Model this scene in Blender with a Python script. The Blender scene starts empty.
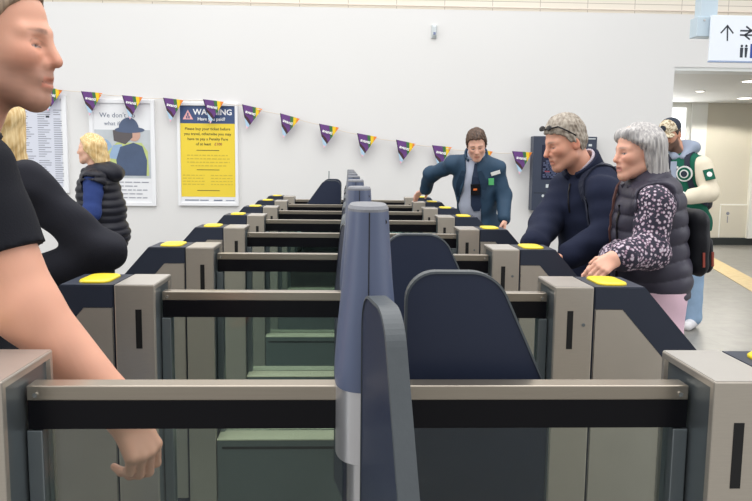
import bpy, bmesh, math, random
import numpy as np
from mathutils import Vector, Matrix
random.seed(4)
PI = math.pi
C = bpy.context.scene.collection
SC = bpy.context.scene

# ------------------------------------------------------------------ camera
F_PX, YAW, PITCH, ROLL, CAM_Z = 740.0, 0.0400, 0.1174, 0.0114, 1.41
_fw = Vector((math.sin(YAW)*math.cos(PITCH), math.cos(YAW)*math.cos(PITCH), -math.sin(PITCH)))
_rt = Vector((math.cos(YAW), -math.sin(YAW), 0))
_up = _rt.cross(_fw)
RT = _rt*math.cos(ROLL) + _up*math.sin(ROLL)
UP = -_rt*math.sin(ROLL) + _up*math.cos(ROLL)
cam_data = bpy.data.cameras.new('camera')
cam = bpy.data.objects.new('camera', cam_data)
C.objects.link(cam)
cam_data.sensor_width = 36
cam_data.lens = F_PX/752*36
cam_data.clip_end = 200
_m = Matrix((RT, UP, -_fw)).transposed().to_4x4()
_m.translation = (0, 0, CAM_Z)
cam.matrix_world = _m
SC.camera = cam

def at(px, py, Y):
    """world point seen at a photo pixel, at depth Y"""
    d = _fw*F_PX + RT*(px-376) + UP*(250.5-py)
    t = Y/d.y
    return Vector((d.x*t, Y, d.z*t+CAM_Z))

# ------------------------------------------------------------------ materials
def s2l(c):
    return tuple((v/12.92 if v <= .04045 else ((v+.055)/1.055)**2.4) for v in c)
def rgb(r, g, b):
    return s2l((r/255, g/255, b/255))
def nodes(name):
    m = bpy.data.materials.new(name); m.use_nodes = True
    nt = m.node_tree
    return m, nt, nt.nodes['Principled BSDF']
def mat(name, col, rough=.5, metal=0, var=.06, scale=12, bump=0, bscale=120, spec=None, stretch=None, coat=0):
    m, nt, p = nodes(name)
    p.inputs['Roughness'].default_value = rough
    p.inputs['Metallic'].default_value = metal
    if spec is not None: p.inputs['Specular IOR Level'].default_value = spec
    if coat: p.inputs['Coat Weight'].default_value = coat
    tc = nt.nodes.new('ShaderNodeTexCoord'); mp = nt.nodes.new('ShaderNodeMapping')
    nt.links.new(tc.outputs['Object'], mp.inputs['Vector'])
    if stretch: mp.inputs['Scale'].default_value = stretch
    nz = nt.nodes.new('ShaderNodeTexNoise'); nz.inputs['Scale'].default_value = scale; nz.inputs['Detail'].default_value = 5
    nt.links.new(mp.outputs['Vector'], nz.inputs['Vector'])
    mx = nt.nodes.new('ShaderNodeMix'); mx.data_type = 'RGBA'
    mx.inputs['A'].default_value = (*[c*(1-var) for c in col], 1)
    mx.inputs['B'].default_value = (*[min(1, c*(1+var)) for c in col], 1)
    nt.links.new(nz.outputs['Fac'], mx.inputs['Factor'])
    nt.links.new(mx.outputs['Result'], p.inputs['Base Color'])
    if bump:
        n2 = nt.nodes.new('ShaderNodeTexNoise'); n2.inputs['Scale'].default_value = bscale; n2.inputs['Detail'].default_value = 4
        nt.links.new(mp.outputs['Vector'], n2.inputs['Vector'])
        b = nt.nodes.new('ShaderNodeBump'); b.inputs['Strength'].default_value = bump; b.inputs['Distance'].default_value = .01
        nt.links.new(n2.outputs['Fac'], b.inputs['Height']); nt.links.new(b.outputs['Normal'], p.inputs['Normal'])
    return m
def glass_mat(name, tint, rough=.0):
    m = bpy.data.materials.new(name); m.use_nodes = True
    nt = m.node_tree; nt.nodes.clear()
    o = nt.nodes.new('ShaderNodeOutputMaterial')
    tr = nt.nodes.new('ShaderNodeBsdfTransparent'); tr.inputs['Color'].default_value = (*tint, 1)
    gl = nt.nodes.new('ShaderNodeBsdfGlossy'); gl.inputs['Roughness'].default_value = .02
    fr = nt.nodes.new('ShaderNodeFresnel'); fr.inputs['IOR'].default_value = 1.45
    mx = nt.nodes.new('ShaderNodeMixShader')
    nt.links.new(fr.outputs[0], mx.inputs[0]); nt.links.new(tr.outputs[0], mx.inputs[1]); nt.links.new(gl.outputs[0], mx.inputs[2])
    nt.links.new(mx.outputs[0], o.inputs['Surface'])
    return m

M = {}
M['wall'] = mat('white_wall_paint', rgb(226, 225, 223), .6, var=.012, scale=1.5, bump=.02)
M['lintel'] = mat('pale_lintel_paint', rgb(222, 224, 222), .6, var=.012, scale=1.5)
M['farwall'] = mat('beige_wall_paint', rgb(214, 208, 192), .6, var=.02, scale=2)
M['farwhite'] = mat('white_column_paint', rgb(236, 236, 230), .6, var=.02, scale=2)
M['lowceil'] = mat('ceiling_paint', rgb(214, 212, 206), .7, var=.02, scale=3)
M['skirt'] = mat('black_skirting', rgb(36, 42, 40), .5)
M['steel'] = mat('brushed_steel', rgb(196, 188, 176), .3, .62, var=.07, scale=30, stretch=(1, 1, 14), bump=.015, bscale=200)
M['steel_h'] = mat('brushed_steel_rail', rgb(174, 165, 152), .28, .85, var=.07, scale=30, stretch=(.3, 20, 20), bump=.015, bscale=160)
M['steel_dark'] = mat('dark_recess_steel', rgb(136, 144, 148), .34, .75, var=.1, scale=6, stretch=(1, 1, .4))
M['chrome'] = mat('polished_steel', rgb(214, 214, 218), .34, .85, var=.03, scale=20, stretch=(30, 30, .3))
M['steel_lit'] = mat('brushed_steel_lit_top', rgb(200, 195, 188), .34, .72, var=.03, scale=20)  # housing steel again, lightened: daylight on the tops put into the colour
M['panel'] = mat('lower_panel_steel', rgb(184, 176, 164), .4, .5, var=.08, scale=8, bump=.01)
M['base_shaded'] = mat('base_box_shaded_grey', rgb(112, 120, 118), .4, .3, var=.08, scale=6)  # base steel darkened: shade between the gates put into the colour
M['base_lit'] = mat('base_lit_cream_steel', rgb(232, 226, 192), .4, .1, var=.06, scale=8)  # top of the same box, overhead light put into the cream colour
M['navy'] = mat('navy_powder_coat', rgb(47, 53, 67), .45, spec=.35, var=.05, scale=20, bump=.03, bscale=400)
M['navy_top'] = M['navy']
M['post'] = mat('blue_grey_post_plastic', rgb(88, 98, 124), .4, var=.04, scale=20, bump=.02, bscale=400)
M['post_cap'] = mat('grey_post_cap', rgb(120, 122, 128), .5, var=.04, scale=20)
M['paddle'] = mat('navy_paddle_plastic', rgb(42, 49, 68), .4, spec=.3, var=.05, scale=10, bump=.02, bscale=300)
M['rubber'] = mat('grey_edge_rubber', rgb(70, 76, 80), .45, var=.12, scale=16, bump=.05, bscale=80)
M['yellow'] = mat('yellow_reader_plastic', rgb(238, 212, 42), .35, var=.04, scale=20)
M['black'] = mat('black_band_plastic', rgb(14, 14, 19), .3, var=.1, scale=10, spec=.2)
M['slot'] = mat('slot_black', rgb(10, 10, 12), .5)
M['screw'] = mat('screw_metal', rgb(215, 215, 212), .25, 1)
M['glass'] = glass_mat('green_tinted_glass', (.87, .92, .91))
M['clear'] = glass_mat('clear_glass', (.97, .98, .98))
M['frame'] = mat('white_poster_frame', rgb(238, 239, 241), .4, var=.01)
M['paper'] = mat('poster_paper', rgb(233, 234, 236), .55, var=.01)
M['pyel'] = mat('poster_yellow', rgb(238, 210, 62), .5, var=.03, scale=6)
M['pblue'] = mat('poster_navy', rgb(62, 82, 124), .5, var=.03)
M['pink'] = mat('warning_pink', rgb(238, 178, 178), .5)
M['orange'] = mat('poster_orange', rgb(235, 150, 40), .5)
M['ink'] = mat('poster_ink', rgb(84, 78, 40), .6)
M['ink2'] = mat('timetable_ink', rgb(140, 142, 154), .6)
M['ink3'] = mat('poster_ink_grey', rgb(110, 120, 140), .6)
M['white'] = mat('white_print', rgb(245, 245, 245), .5, var=.01)
M['string'] = mat('bunting_string', rgb(226, 214, 200), .7)
M['machine'] = mat('machine_navy', rgb(54, 62, 80), .4, var=.05)
M['screen'] = mat('screen_dark', rgb(38, 42, 62), .15)
M['scr_red'] = mat('screen_red', rgb(150, 60, 70), .3)
M['scr_blue'] = mat('screen_lines', rgb(120, 130, 165), .3)
M['bracket'] = mat('pale_blue_steel', rgb(190, 206, 216), .45, .1, var=.03)
M['sign'] = mat('sign_white', rgb(232, 238, 246), .4, var=.01)
M['sign_edge'] = mat('sign_edge_blue', rgb(150, 168, 200), .4)
M['sign_ink'] = mat('sign_ink', rgb(44, 50, 62), .5)
M['sign_blue'] = mat('sign_blue', rgb(40, 70, 150), .5)
M['ltgrey'] = mat('light_grey_plastic', rgb(205, 212, 214), .4)

def emit_mat(name, col, st):
    m, nt, p = nodes(name)
    p.inputs['Emission Color'].default_value = (*col, 1); p.inputs['Emission Strength'].default_value = st
    return m
M['lit_pane'] = emit_mat('daylit_window_pane', (.96, .98, 1), 1.1)
M['lamp'] = emit_mat('lamp_glow', (1, .96, .88), 4)
def floor_mat():
    m, nt, p = nodes('grey_floor_tiles')
    p.inputs['Roughness'].default_value = .38
    tc = nt.nodes.new('ShaderNodeTexCoord')
    br = nt.nodes.new('ShaderNodeTexBrick')
    br.inputs['Scale'].default_value = 1
    br.inputs['Brick Width'].default_value = .6; br.inputs['Row Height'].default_value = .3
    br.inputs['Mortar Size'].default_value = .003
    br.inputs['Color1'].default_value = (*rgb(130, 128, 122), 1); br.inputs['Color2'].default_value = (*rgb(125, 123, 118), 1)
    br.inputs['Mortar'].default_value = (*rgb(112, 110, 105), 1)
    nt.links.new(tc.outputs['Object'], br.inputs['Vector'])
    nz = nt.nodes.new('ShaderNodeTexNoise'); nz.inputs['Scale'].default_value = 9; nz.inputs['Detail'].default_value = 6
    nt.links.new(tc.outputs['Object'], nz.inputs['Vector'])
    mx = nt.nodes.new('ShaderNodeMix'); mx.data_type = 'RGBA'; mx.blend_type = 'OVERLAY'; mx.inputs['Factor'].default_value = .25
    nt.links.new(br.outputs['Color'], mx.inputs['A']); nt.links.new(nz.outputs['Fac'], mx.inputs['B'])
    nt.links.new(mx.outputs['Result'], p.inputs['Base Color'])
    return m
M['floor'] = floor_mat()
def brick_mat():
    m, nt, p = nodes('cream_cladding_boards')
    p.inputs['Roughness'].default_value = .6
    tc = nt.nodes.new('ShaderNodeTexCoord'); mp = nt.nodes.new('ShaderNodeMapping')
    nt.links.new(tc.outputs['Object'], mp.inputs['Vector'])
    mp.inputs['Rotation'].default_value = (PI/2, 0, 0)
    br = nt.nodes.new('ShaderNodeTexBrick'); br.offset = 0
    br.inputs['Scale'].default_value = 1
    br.inputs['Brick Width'].default_value = .558; br.inputs['Row Height'].default_value = .07
    br.inputs['Mortar Size'].default_value = .0035
    br.inputs['Color1'].default_value = (*rgb(234, 226, 212), 1); br.inputs['Color2'].default_value = (*rgb(228, 221, 208), 1)
    br.inputs['Mortar'].default_value = (*rgb(182, 172, 160), 1)
    nt.links.new(mp.outputs['Vector'], br.inputs['Vector'])
    nt.links.new(br.outputs['Color'], p.inputs['Base Color'])
    return m
M['cladding'] = brick_mat()
def tactile_mat():
    m, nt, p = nodes('tactile_strip_tan')
    tc = nt.nodes.new('ShaderNodeTexCoord'); vo = nt.nodes.new('ShaderNodeTexVoronoi'); vo.inputs['Scale'].default_value = 16
    nt.links.new(tc.outputs['Object'], vo.inputs['Vector'])
    mx = nt.nodes.new('ShaderNodeMix'); mx.data_type = 'RGBA'
    mx.inputs['A'].default_value = (*rgb(204, 182, 134), 1); mx.inputs['B'].default_value = (*rgb(190, 166, 118), 1)
    nt.links.new(vo.outputs['Distance'], mx.inputs['Factor']); nt.links.new(mx.outputs['Result'], p.inputs['Base Color'])
    p.inputs['Roughness'].default_value = .6
    return m
M['tactile'] = tactile_mat()

# ------------------------------------------------------------------ mesh helpers
def obj(name, bm, m, parent=None, smooth=False, loc=None, rot=None):
    me = bpy.data.meshes.new(name); bmesh.ops.recalc_face_normals(bm, faces=bm.faces); bm.to_mesh(me); bm.free()
    for mm in (m if isinstance(m, (list, tuple)) else [m]): me.materials.append(M[mm] if isinstance(mm, str) else mm)
    if smooth:
        for p in me.polygons: p.use_smooth = True
    o = bpy.data.objects.new(name, me); C.objects.link(o)
    if parent: o.parent = parent
    if loc: o.location = loc
    if rot: o.rotation_euler = rot
    return o
def box(bm, x0, x1, y0, y1, z0, z1, bev=0, mi=0, mtx=None):
    r = bmesh.ops.create_cube(bm, size=1)
    vs = r['verts']
    for v in vs:
        v.co = Vector(((x0+x1)/2+v.co.x*(x1-x0), (y0+y1)/2+v.co.y*(y1-y0), (z0+z1)/2+v.co.z*(z1-z0)))
    fs = {f for v in vs for f in v.link_faces}
    if bev:
        es = list({e for v in vs for e in v.link_edges})
        r = bmesh.ops.bevel(bm, geom=es, offset=bev, segments=2, affect='EDGES', profile=.5)
        fs |= set(r['faces'])
        vs = list({v for f in fs if f.is_valid for v in f.verts})
    for f in fs:
        if f.is_valid: f.material_index = mi
    if mtx:
        for v in vs: v.co = mtx @ v.co
    return vs
def boxo(name, m, x0, x1, y0, y1, z0, z1, bev=0, parent=None):
    bm = bmesh.new(); box(bm, x0, x1, y0, y1, z0, z1, bev)
    return obj(name, bm, m, parent)
def prism(bm, pts, y0, y1, axis='y', bev=0):
    """pts: (a, z) outline; extruded along axis"""
    def mk(a, z, y): return (a, y, z) if axis == 'y' else ((y, a, z) if axis == 'x' else (a, z, y))
    a = [bm.verts.new(mk(p[0], p[1], y0)) for p in pts]; b = [bm.verts.new(mk(p[0], p[1], y1)) for p in pts]
    fs = [bm.faces.new(a), bm.faces.new(b[::-1])]
    n = len(pts)
    for i in range(n): fs.append(bm.faces.new((a[i], b[i], b[(i+1) % n], a[(i+1) % n])))
    if bev:
        es = list({e for f in fs[:2] for e in f.edges})
        bmesh.ops.bevel(bm, geom=es, offset=bev, segments=2, affect='EDGES')
def cyl(bm, p0, p1, r0, r1=None, n=20, caps=True):
    p0, p1 = Vector(p0), Vector(p1); r1 = r0 if r1 is None else r1
    d = (p1-p0); q = d.to_track_quat('Z', 'Y')
    rings = []
    for p, r in ((p0, r0), (p1, r1)):
        rings.append([bm.verts.new(p + q @ Vector((r*math.cos(2*PI*i/n), r*math.sin(2*PI*i/n), 0))) for i in range(n)])
    for i in range(n): bm.faces.new((rings[0][i], rings[0][(i+1) % n], rings[1][(i+1) % n], rings[1][i]))
    if caps: bm.faces.new(rings[0][::-1]); bm.faces.new(rings[1])
def loft(bm, rings, caps=True):
    vs = [[bm.verts.new(p) for p in r] for r in rings]
    n = len(vs[0])
    for a, b in zip(vs, vs[1:]):
        for i in range(n): bm.faces.new((a[i], a[(i+1) % n], b[(i+1) % n], b[i]))
    if caps: bm.faces.new(vs[0][::-1]); bm.faces.new(vs[-1])
def tube(bm, pts, r, n=8):
    pts = [Vector(p) for p in pts]; rings = []
    for i, p in enumerate(pts):
        d = (pts[min(i+1, len(pts)-1)]-pts[max(i-1, 0)]).normalized()
        q = d.to_track_quat('Z', 'Y')
        rr = r[i] if isinstance(r, (list, tuple)) else r
        rings.append([p + q @ Vector((rr*math.cos(2*PI*k/n), rr*math.sin(2*PI*k/n), 0)) for k in range(n)])
    loft(bm, rings)
def empty(name, loc=(0, 0, 0), rz=0):
    o = bpy.data.objects.new(name, None); C.objects.link(o); o.location = loc; o.rotation_euler = (0, 0, rz); o.empty_display_size = .1
    return o
def tag(o, label, cat, group=None):
    o['label'] = label; o['category'] = cat
    if group: o['group'] = group
    return o
def struct(o):
    o['kind'] = 'structure'; return o
def text(name, s, size, m, parent, loc, rot=(PI/2, 0, 0), align='CENTER', bold=0, sx=1, ext=.0006):
    cu = bpy.data.curves.new(name, 'FONT'); cu.body = s; cu.size = size; cu.align_x = align; cu.extrude = ext; cu.offset = bold
    cu.resolution_u = 2
    t = bpy.data.objects.new(name, cu); C.objects.link(t)
    bpy.context.view_layer.update()
    dg = bpy.context.evaluated_depsgraph_get()
    me = bpy.data.meshes.new_from_object(t.evaluated_get(dg), depsgraph=dg)
    bpy.data.objects.remove(t); bpy.data.curves.remove(cu)
    me.materials.clear(); me.materials.append(M[m])
    o = bpy.data.objects.new(name, me); C.objects.link(o); o.parent = parent; o.location = loc; o.rotation_euler = rot; o.scale = (sx, 1, 1)
    return o

# ------------------------------------------------------------------ the setting
WY = 8.75
struct(boxo('floor', 'floor', -11, 14, -6, 15, -.1, 0))
bm = bmesh.new(); box(bm, -11, 3.84, WY, WY+.2, 0, 3.175)
box(bm, 3.84, 14, WY, WY+.2, 2.575, 3.175)
struct(obj('wall_back', bm, 'wall'))
struct(boxo('trim_1', 'lintel', 3.84, 13.9, WY+.01, WY+.3, 2.535, 2.5749))
struct(boxo('wall_upper', 'cladding', -11, 14, WY+.05, WY+.25, 3.175, 5.0))
struct(boxo('wall_far', 'farwall', 6.42, 14, 13.2, 13.4, 0, 2.56))
struct(boxo('trim_2', 'farwhite', 6.14, 6.419, 13.15, 13.4, 0, 2.56))
struct(boxo('ceiling', 'lowceil', 3.86, 13.9, WY+.3, 15, 2.545, 2.63))
struct(boxo('baseboard_far', 'skirt', 6.45, 14, 13.16, 13.199, 0, .13))
struct(boxo('trim_3', 'farwhite', 7.27, 7.42, 13.1, 13.198, .13, 2.544))
bm = bmesh.new()
for a in ((4.9, 4.98), (6.06, 6.139)): box(bm, a[0], a[1], 13.2, 13.28, .0, 2.544)
for z in (0, 1.0, 2.46): box(bm, 4.9801, 6.0599, 13.2, 13.28, z, z+.08)
w = struct(obj('window_1', bm, 'farwhite'))
boxo('pane', 'lit_pane', 4.98, 6.06, 13.235, 13.245, .08, 2.46, parent=w)
struct(boxo('wall_side', 'farwhite', 3.86, 4.899, 13.2, 13.4, 0, 2.545))
# tactile strip in the floor
def strip(name, a, b, w, z):
    a, b = Vector((*a, 0)), Vector((*b, 0)); d = (b-a).normalized(); n = Vector((-d.y, d.x, 0))
    bm = bmesh.new(); prism(bm, [tuple((p)[:2]) for p in (a-n*w/2, b-n*w/2, b+n*w/2, a+n*w/2)], 0, z, 'z')
    return obj(name, bm, 'tactile')
struct(strip('trim_4', (5.75, 11.9), (4.55, 7.3), .29, .006))
struct(boxo('trim_5', 'bracket', 2.2, 3.6, 6.45, 6.55, 4.5, 4.7))
bm = bmesh.new(); cyl(bm, (-11, WY+.02, 3.215), (13.5, WY+.02, 3.215), .01, n=8)
tag(obj('cable', bm, 'string', smooth=True), 'thin pale cable running along the cream boards above the white wall', 'cable')
# ------------------------------------------------------------------ ticket gates
IN, OUT, NOSE = .558, .669, .814
H = 1.07
PX = .005
def stadium(hx, hy, n=40):
    """rounded cross-section, long in y"""
    pts = []
    for k in range(n):
        a = 2*PI*k/n; c, s_ = math.cos(a), math.sin(a)
        pts.append((PX+hx*math.copysign(abs(c)**.8, c), hy*math.copysign(abs(s_)**.8, s_)))
    return pts
def paddle_outline(off=0, W=.272, top=1.217):
    pts = []
    zb = .3
    r = .055
    for k in range(9):
        a = PI - PI/2*k/8; pts.append((r+(r-off)*math.cos(a), top-r+(r-off)*math.sin(a)))
    sl = math.atan2(.185, .085+.55*(W-.272))          # angle of the slope below horizontal
    r2 = .075; cx, cz = .118, top-r2
    for k in range(11):
        a = PI/2-(sl)*k/10
        pts.append((cx+(r2-off)*math.cos(a), cz+(r2-off)*math.sin(a)))
    p = pts[-1]
    # straight slope to the outer edge
    t = (W-off-p[0])/math.cos(sl) * 1.0
    pts.append((W-off, p[1]-(W-off-p[0])*math.tan(sl)))
    pts.append((W-off, zb+off)); pts.append((off, zb+off))
    return pts
def make_paddle(parent, x, y, ang, W=.272, top=1.217):
    """hinged at (x, y), swung so that it points along angle ang"""
    e = empty('paddle', (x, y, 0), ang); e.parent = parent
    bm = bmesh.new(); prism(bm, paddle_outline(.003, W, top), -.0125, .0125, 'y', .001); obj('paddle_panel', bm, 'paddle', e)
    o, i = paddle_outline(0, W, top), paddle_outline(.004, W, top)
    bm = bmesh.new(); n = len(o)
    R = [[bm.verts.new((p[0], y_, p[1])) for p in q] for q, y_ in ((o, -.0135), (o, .0135), (i, .0145), (i, -.0145))]
    for a in range(4):
        for k in range(n): bm.faces.new((R[a][k], R[a][(k+1) % n], R[(a+1) % 4][(k+1) % n], R[(a+1) % 4][k]))
    obj('paddle_edge', bm, 'rubber', e)
    return e
def make_gate():
    g = empty('ticket_gate')
    for s in (-1, 1):
        X = lambda a, b: (min(s*a, s*b), max(s*a, s*b))
        # steel end housing with a recessed inner side
        bm = bmesh.new(); x0, x1 = X(IN, OUT-.0015)
        box(bm, x0, x1, -.1, .1, 0, H, .003)
        bm.normal_update(); bm.faces.ensure_lookup_table()
        f = max((f for f in bm.faces if f.normal.x*(-s) > .9), key=lambda f: f.calc_area())
        f.material_index = 0
        bmesh.ops.inset_region(bm, faces=[f], thickness=.014, depth=0)
        r = bmesh.ops.inset_region(bm, faces=[f], thickness=.003, depth=-.007)
        f.material_index = 1
        obj('end_housing', bm, ['steel', 'steel_dark'], g)
        x0, x1 = X(IN+.002, OUT-.004); boxo('lit_top', 'steel_lit', x0, x1, -.098, .098, H-.002, H+.0008, 0, g)  # thin sheet added to carry the brighter daylit tone of the housing top
        # channel holding the glass
        x0, x1 = X(IN-.022, IN+.004); boxo('glass_channel', 'steel_dark', x0, x1, -.012, .03, .28, .96, .002, g)
        x0, x1 = X(IN+.036, IN+.053); boxo('card_slot', 'slot', x0, x1, -.1008, -.09, H-.178, H-.068, 0, g)
        if s > 0:
            bm = bmesh.new(); cyl(bm, (IN+.083, -.102, H-.108), (IN+.083, -.09, H-.108), .005, n=16); obj('key_lock', bm, 'steel_dark', g)
        # navy nose
        pr = [(OUT+.0015, 0), (OUT+.0015, H), (NOSE, H), (1.135, .707), (1.135, 0)]
        bm = bmesh.new(); prism(bm, [(s*a, z) for a, z in pr], -.099, .099, 'y', .003); nose = obj('nose_cover', bm, 'navy', g)
        pl = [(OUT+.004, .03), (OUT+.004, H-.063), (.752, H-.063), (1.065, .653), (1.065, .03)]
        bm = bmesh.new(); prism(bm, [(s*a, z) for a, z in pl], -.101, .101, 'y', .002); obj('side_panel', bm, 'panel', g)
        # yellow reader pad
        bm = bmesh.new(); cxr = s*.736; rings = []
        for (k, z) in ((1, H-.001), (1, H+.004), (.95, H+.007), (.80, H+.0085)):
            ring = []
            hx, hy, r = .043*k, .074*k, .03*k
            for (sx, sy, a0) in ((1, 1, 0), (-1, 1, 90), (-1, -1, 180), (1, -1, 270)):
                for j in range(6):
                    a = math.radians(a0+90*j/5); ring.append((cxr+sx*(hx-r)+r*math.cos(a), sy*(hy-r)+r*math.sin(a), z))
            rings.append(ring)
        loft(bm, rings); obj('card_reader', bm, 'yellow', g, True)
        # screws at the rail end
        bm = bmesh.new(); cyl(bm, (s*(IN-.014), -.0165, 1.022), (s*(IN-.014), -.0125, 1.022), .0042, .003, 12); obj('screw', bm, 'screw', g)
        # glass either side of the post
        x0, x1 = X(.035, IN-.012); boxo('glass_panel', 'glass', x0, x1, .004, .012, .281, .972, 0, g)
    boxo('top_rail', 'steel_h', -IN-.001, IN+.001, -.013, .026, 1.012, 1.037, .002, g)
    boxo('rail_trim', 'black', -IN-.001, IN+.001, -.0115, .024, .962, 1.0118, .001, g)
    bm = bmesh.new(); box(bm, -IN+.003, IN-.003, -.097, .097, 0, .2749, .002); obj('base_box', bm, 'base_shaded', g)
    boxo('base_lit_top', 'base_lit', -IN+.003, IN-.003, -.099, .099, .275, .2805, .001, g)  # thin sheet carrying the painted overhead light on the base box
    for s in (-1, 1):
        x0, x1 = (min(s*.05, s*.535), max(s*.05, s*.535)); boxo('base_slot', 'slot', x0, x1, -.0982, -.09, .238, .249, 0, g)
    # centre post: two shells, cap, steel collar, rod
    zs = [1.046, 1.058, 1.08, 1.14, 1.22, 1.30, 1.334]
    hw = [.0535, .0545, .054, .0495, .0415, .0355, .0335]
    bm = bmesh.new()
    loft(bm, [[(a, b, z) for a, b in stadium(w, .082+.1*(w-.037))] for z, w in zip(zs, hw)])
    post = obj('post', bm, 'post', g, True)
    m_ = post.modifiers.new('split', 'EDGE_SPLIT'); m_.split_angle = math.radians(50)
    bm = bmesh.new(); loft(bm, [[(a, b, z) for a, b in stadium(w, d)] for z, w, d in ((1.333, .0335, .0816), (1.338, .0335, .0816), (1.343, .030, .078))]); obj('post_cap', bm, 'post_cap', g)
    bm = bmesh.new(); loft(bm, [[(PX-.0008, -hy_-.0008, z_), (PX+.0008, -hy_-.0008, z_), (PX+.0008, -hy_+.01, z_), (PX-.0008, -hy_+.01, z_)] for z_, hy_ in ((1.05, .0833), (1.08, .0837), (1.14, .0832), (1.22, .0824), (1.30, .0818), (1.334, .0816))]); obj('post_seam', bm, 'slot', g)
    for z in (1.185, 1.318):
        bm = bmesh.new(); cyl(bm, (PX+(.024 if z > 1.3 else .031), -.062-(0 if z > 1.3 else .004), z), (PX+.02, -.040, z), .0045, n=14); obj('screw_hole', bm, 'slot', g)
    bm = bmesh.new(); loft(bm, [[(a, b, z) for a, b in stadium(.052, .080)] for z in (.925, 1.0458)]); obj('post_collar', bm, 'chrome', g, True).modifiers.new('split', 'EDGE_SPLIT').split_angle = math.radians(50)
    bm = bmesh.new(); cyl(bm, (PX, 0, .279), (PX, 0, .926), .030, n=28); obj('post_rod', bm, 'chrome', g, True).modifiers.new('split', 'EDGE_SPLIT').split_angle = math.radians(50)
    return g
def copy_tree(o, parent=None):
    c = o.copy(); C.objects.link(c)
    if parent: c.parent = parent
    for ch in [x for x in list(bpy.data.objects) if x.parent == o]: copy_tree(ch, c)
    return c
GATE_L = ['nearest ticket gate in the row, its steel housings cut off by the photo edges',
          'second ticket gate from the front, its right reader under the grey-bobbed woman\'s hand',
          'third ticket gate from the front, beside the grey-haired man in the navy fleece',
          'fourth ticket gate from the front, in the middle of the receding row',
          'fifth ticket gate from the front, fourth from the wall',
          'sixth ticket gate from the front, third from the wall',
          'seventh ticket gate from the front, with the staff member leaning one hand on it',
          'farthest ticket gate in the row, closest to the white wall']
g0 = make_gate()
GATES = [g0]+[copy_tree(g0) for _ in range(7)]
SP, Y1 = .9062, 1.225
GX = .03
for k, g in enumerate(GATES):
    g.location = (GX, Y1+SP*k, 0)
    tag(g, GATE_L[k], 'ticket gate', 'ticket gates in one receding row')
CL = math.radians
hx = .0
def near(k, ang, x=.012, y=-.105, **kw): make_paddle(GATES[k], x, y, CL(ang), **kw)
def far(k, ang, x=.012, y=.105, **kw): make_paddle(GATES[k], x, y, CL(ang), **kw)
near(0, -81, .007)
far(0, 0, .077)
near(1, 0, .075, -.085)
for k in range(1, 6): far(k, 101, -.005); near(k+1, -101, -.005)
far(6, 180, -.085, W=.36, top=1.25); near(7, 180, -.085, W=.36, top=1.25)
# ------------------------------------------------------------------ things on the wall
def frame(name, x0, x1, z0, z1, b=.05, face='paper', y=WY, bot=None):
    """framed poster; its paper lies .02 in front of the wall"""
    e = empty(name, ((x0+x1)/2, y, z0))
    w, h = x1-x0, z1-z0; bb = bot or b
    bm = bmesh.new()
    for a in ((-w/2, -w/2+b, 0, h), (w/2-b, w/2, 0, h), (-w/2+b, w/2-b, 0, bb), (-w/2+b, w/2-b, h-b, h)): box(bm, a[0], a[1], -.035, -.001, a[2], a[3], .004)
    obj('frame', bm, 'frame', e)
    boxo('sheet', face, -w/2+b-.002, w/2-b+.002, -.02, -.004, bb-.002, h-b+.002, 0, e)
    return e, w, h
def bars(name, m, parent, rects, y=-.0226):
    bm = bmesh.new()
    for x0, x1, z0, z1 in rects: box(bm, x0, x1, y, y+.003, z0, z1)
    return obj(name, bm, m, parent)
rr = random.Random(7)
# yellow penalty fare poster
a, b = at(177, 102.5, WY), at(239, 206, WY)
e, w, h = frame('warning_poster', a.x, b.x, b.z, a.z, .034, bot=.04)
tag(e, 'yellow warning poster with navy heading in a white frame', 'poster')
L, Rr = -w/2+.036, w/2-.036
T = h-.036
boxo('yellow_panel', 'pyel', L, Rr, -.0212, -.019, .105, T-.2, 0, e)
boxo('heading_panel', 'pblue', L, Rr, -.0212, -.019, T-.2, T, 0, e)
bm = bmesh.new(); prism(bm, [(L+.03, T-.155), (L+.15, T-.155), (L+.09, T-.045)], -.0225, -.021, 'y'); tri = obj('warning_triangle', bm, 'pink', e)
bars('walking_figure', 'pblue', e, [(L+.082, L+.098, T-.115, T-.08), (L+.07, L+.085, T-.145, T-.115), (L+.095, L+.11, T-.145, T-.115)], -.0235)
text('heading_text', 'WARNING', .092, 'white', e, (.06, -.0215, T-.1), bold=.002)
text('heading_text', 'Have you paid?', .052, 'white', e, (.045, -.0215, T-.165), bold=.001)
for i, t in enumerate(('Please buy your ticket before', 'you travel, otherwise you may', 'have to pay a Penalty Fare')):
    text('notice_text', t, .044, 'ink', e, (0, -.0215, T-.275-.058*i), bold=.0008)
text('notice_text', 'of at least', .044, 'ink', e, (-.05, -.0215, T-.449), bold=.0008)
text('notice_text', '£100', .044, 'scr_red', e, (.12, -.0215, T-.449), bold=.0008)
bars('divider', 'ink', e, [(-.13, .13, T-.51, T-.503), (-.13, .13, T-.735, T-.728), (-.13, .13, .175, .182)])
pts = []
for i in range(4):
    z = T-.57-.04*i; x = -.24+.04*(i == 3)
    while x < .24-.04*(i == 3): l = rr.uniform(.02, .06); pts.append((x, min(x+l, .25), z, z+.012)); x += l+.012
for cx in (L+.02, .03):
    for i in range(4):
        z = T-.80-.035*i; x = cx
        while x < cx+.24: l = rr.uniform(.02, .05); pts.append((x, min(x+l, cx+.25), z, z+.01)); x += l+.012
M['ink_y'] = mat('poster_small_print', rgb(205, 180, 60), .6)
bars('small_print', 'ink_y', e, [q for q in pts if q[2] > T-.72]); bars('small_print', 'ink_y', e, [q for q in pts if q[2] < T-.72 and q[0] < 0]); bars('small_print', 'ink_y', e, [q for q in pts if q[2] < T-.72 and q[0] > 0])
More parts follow.
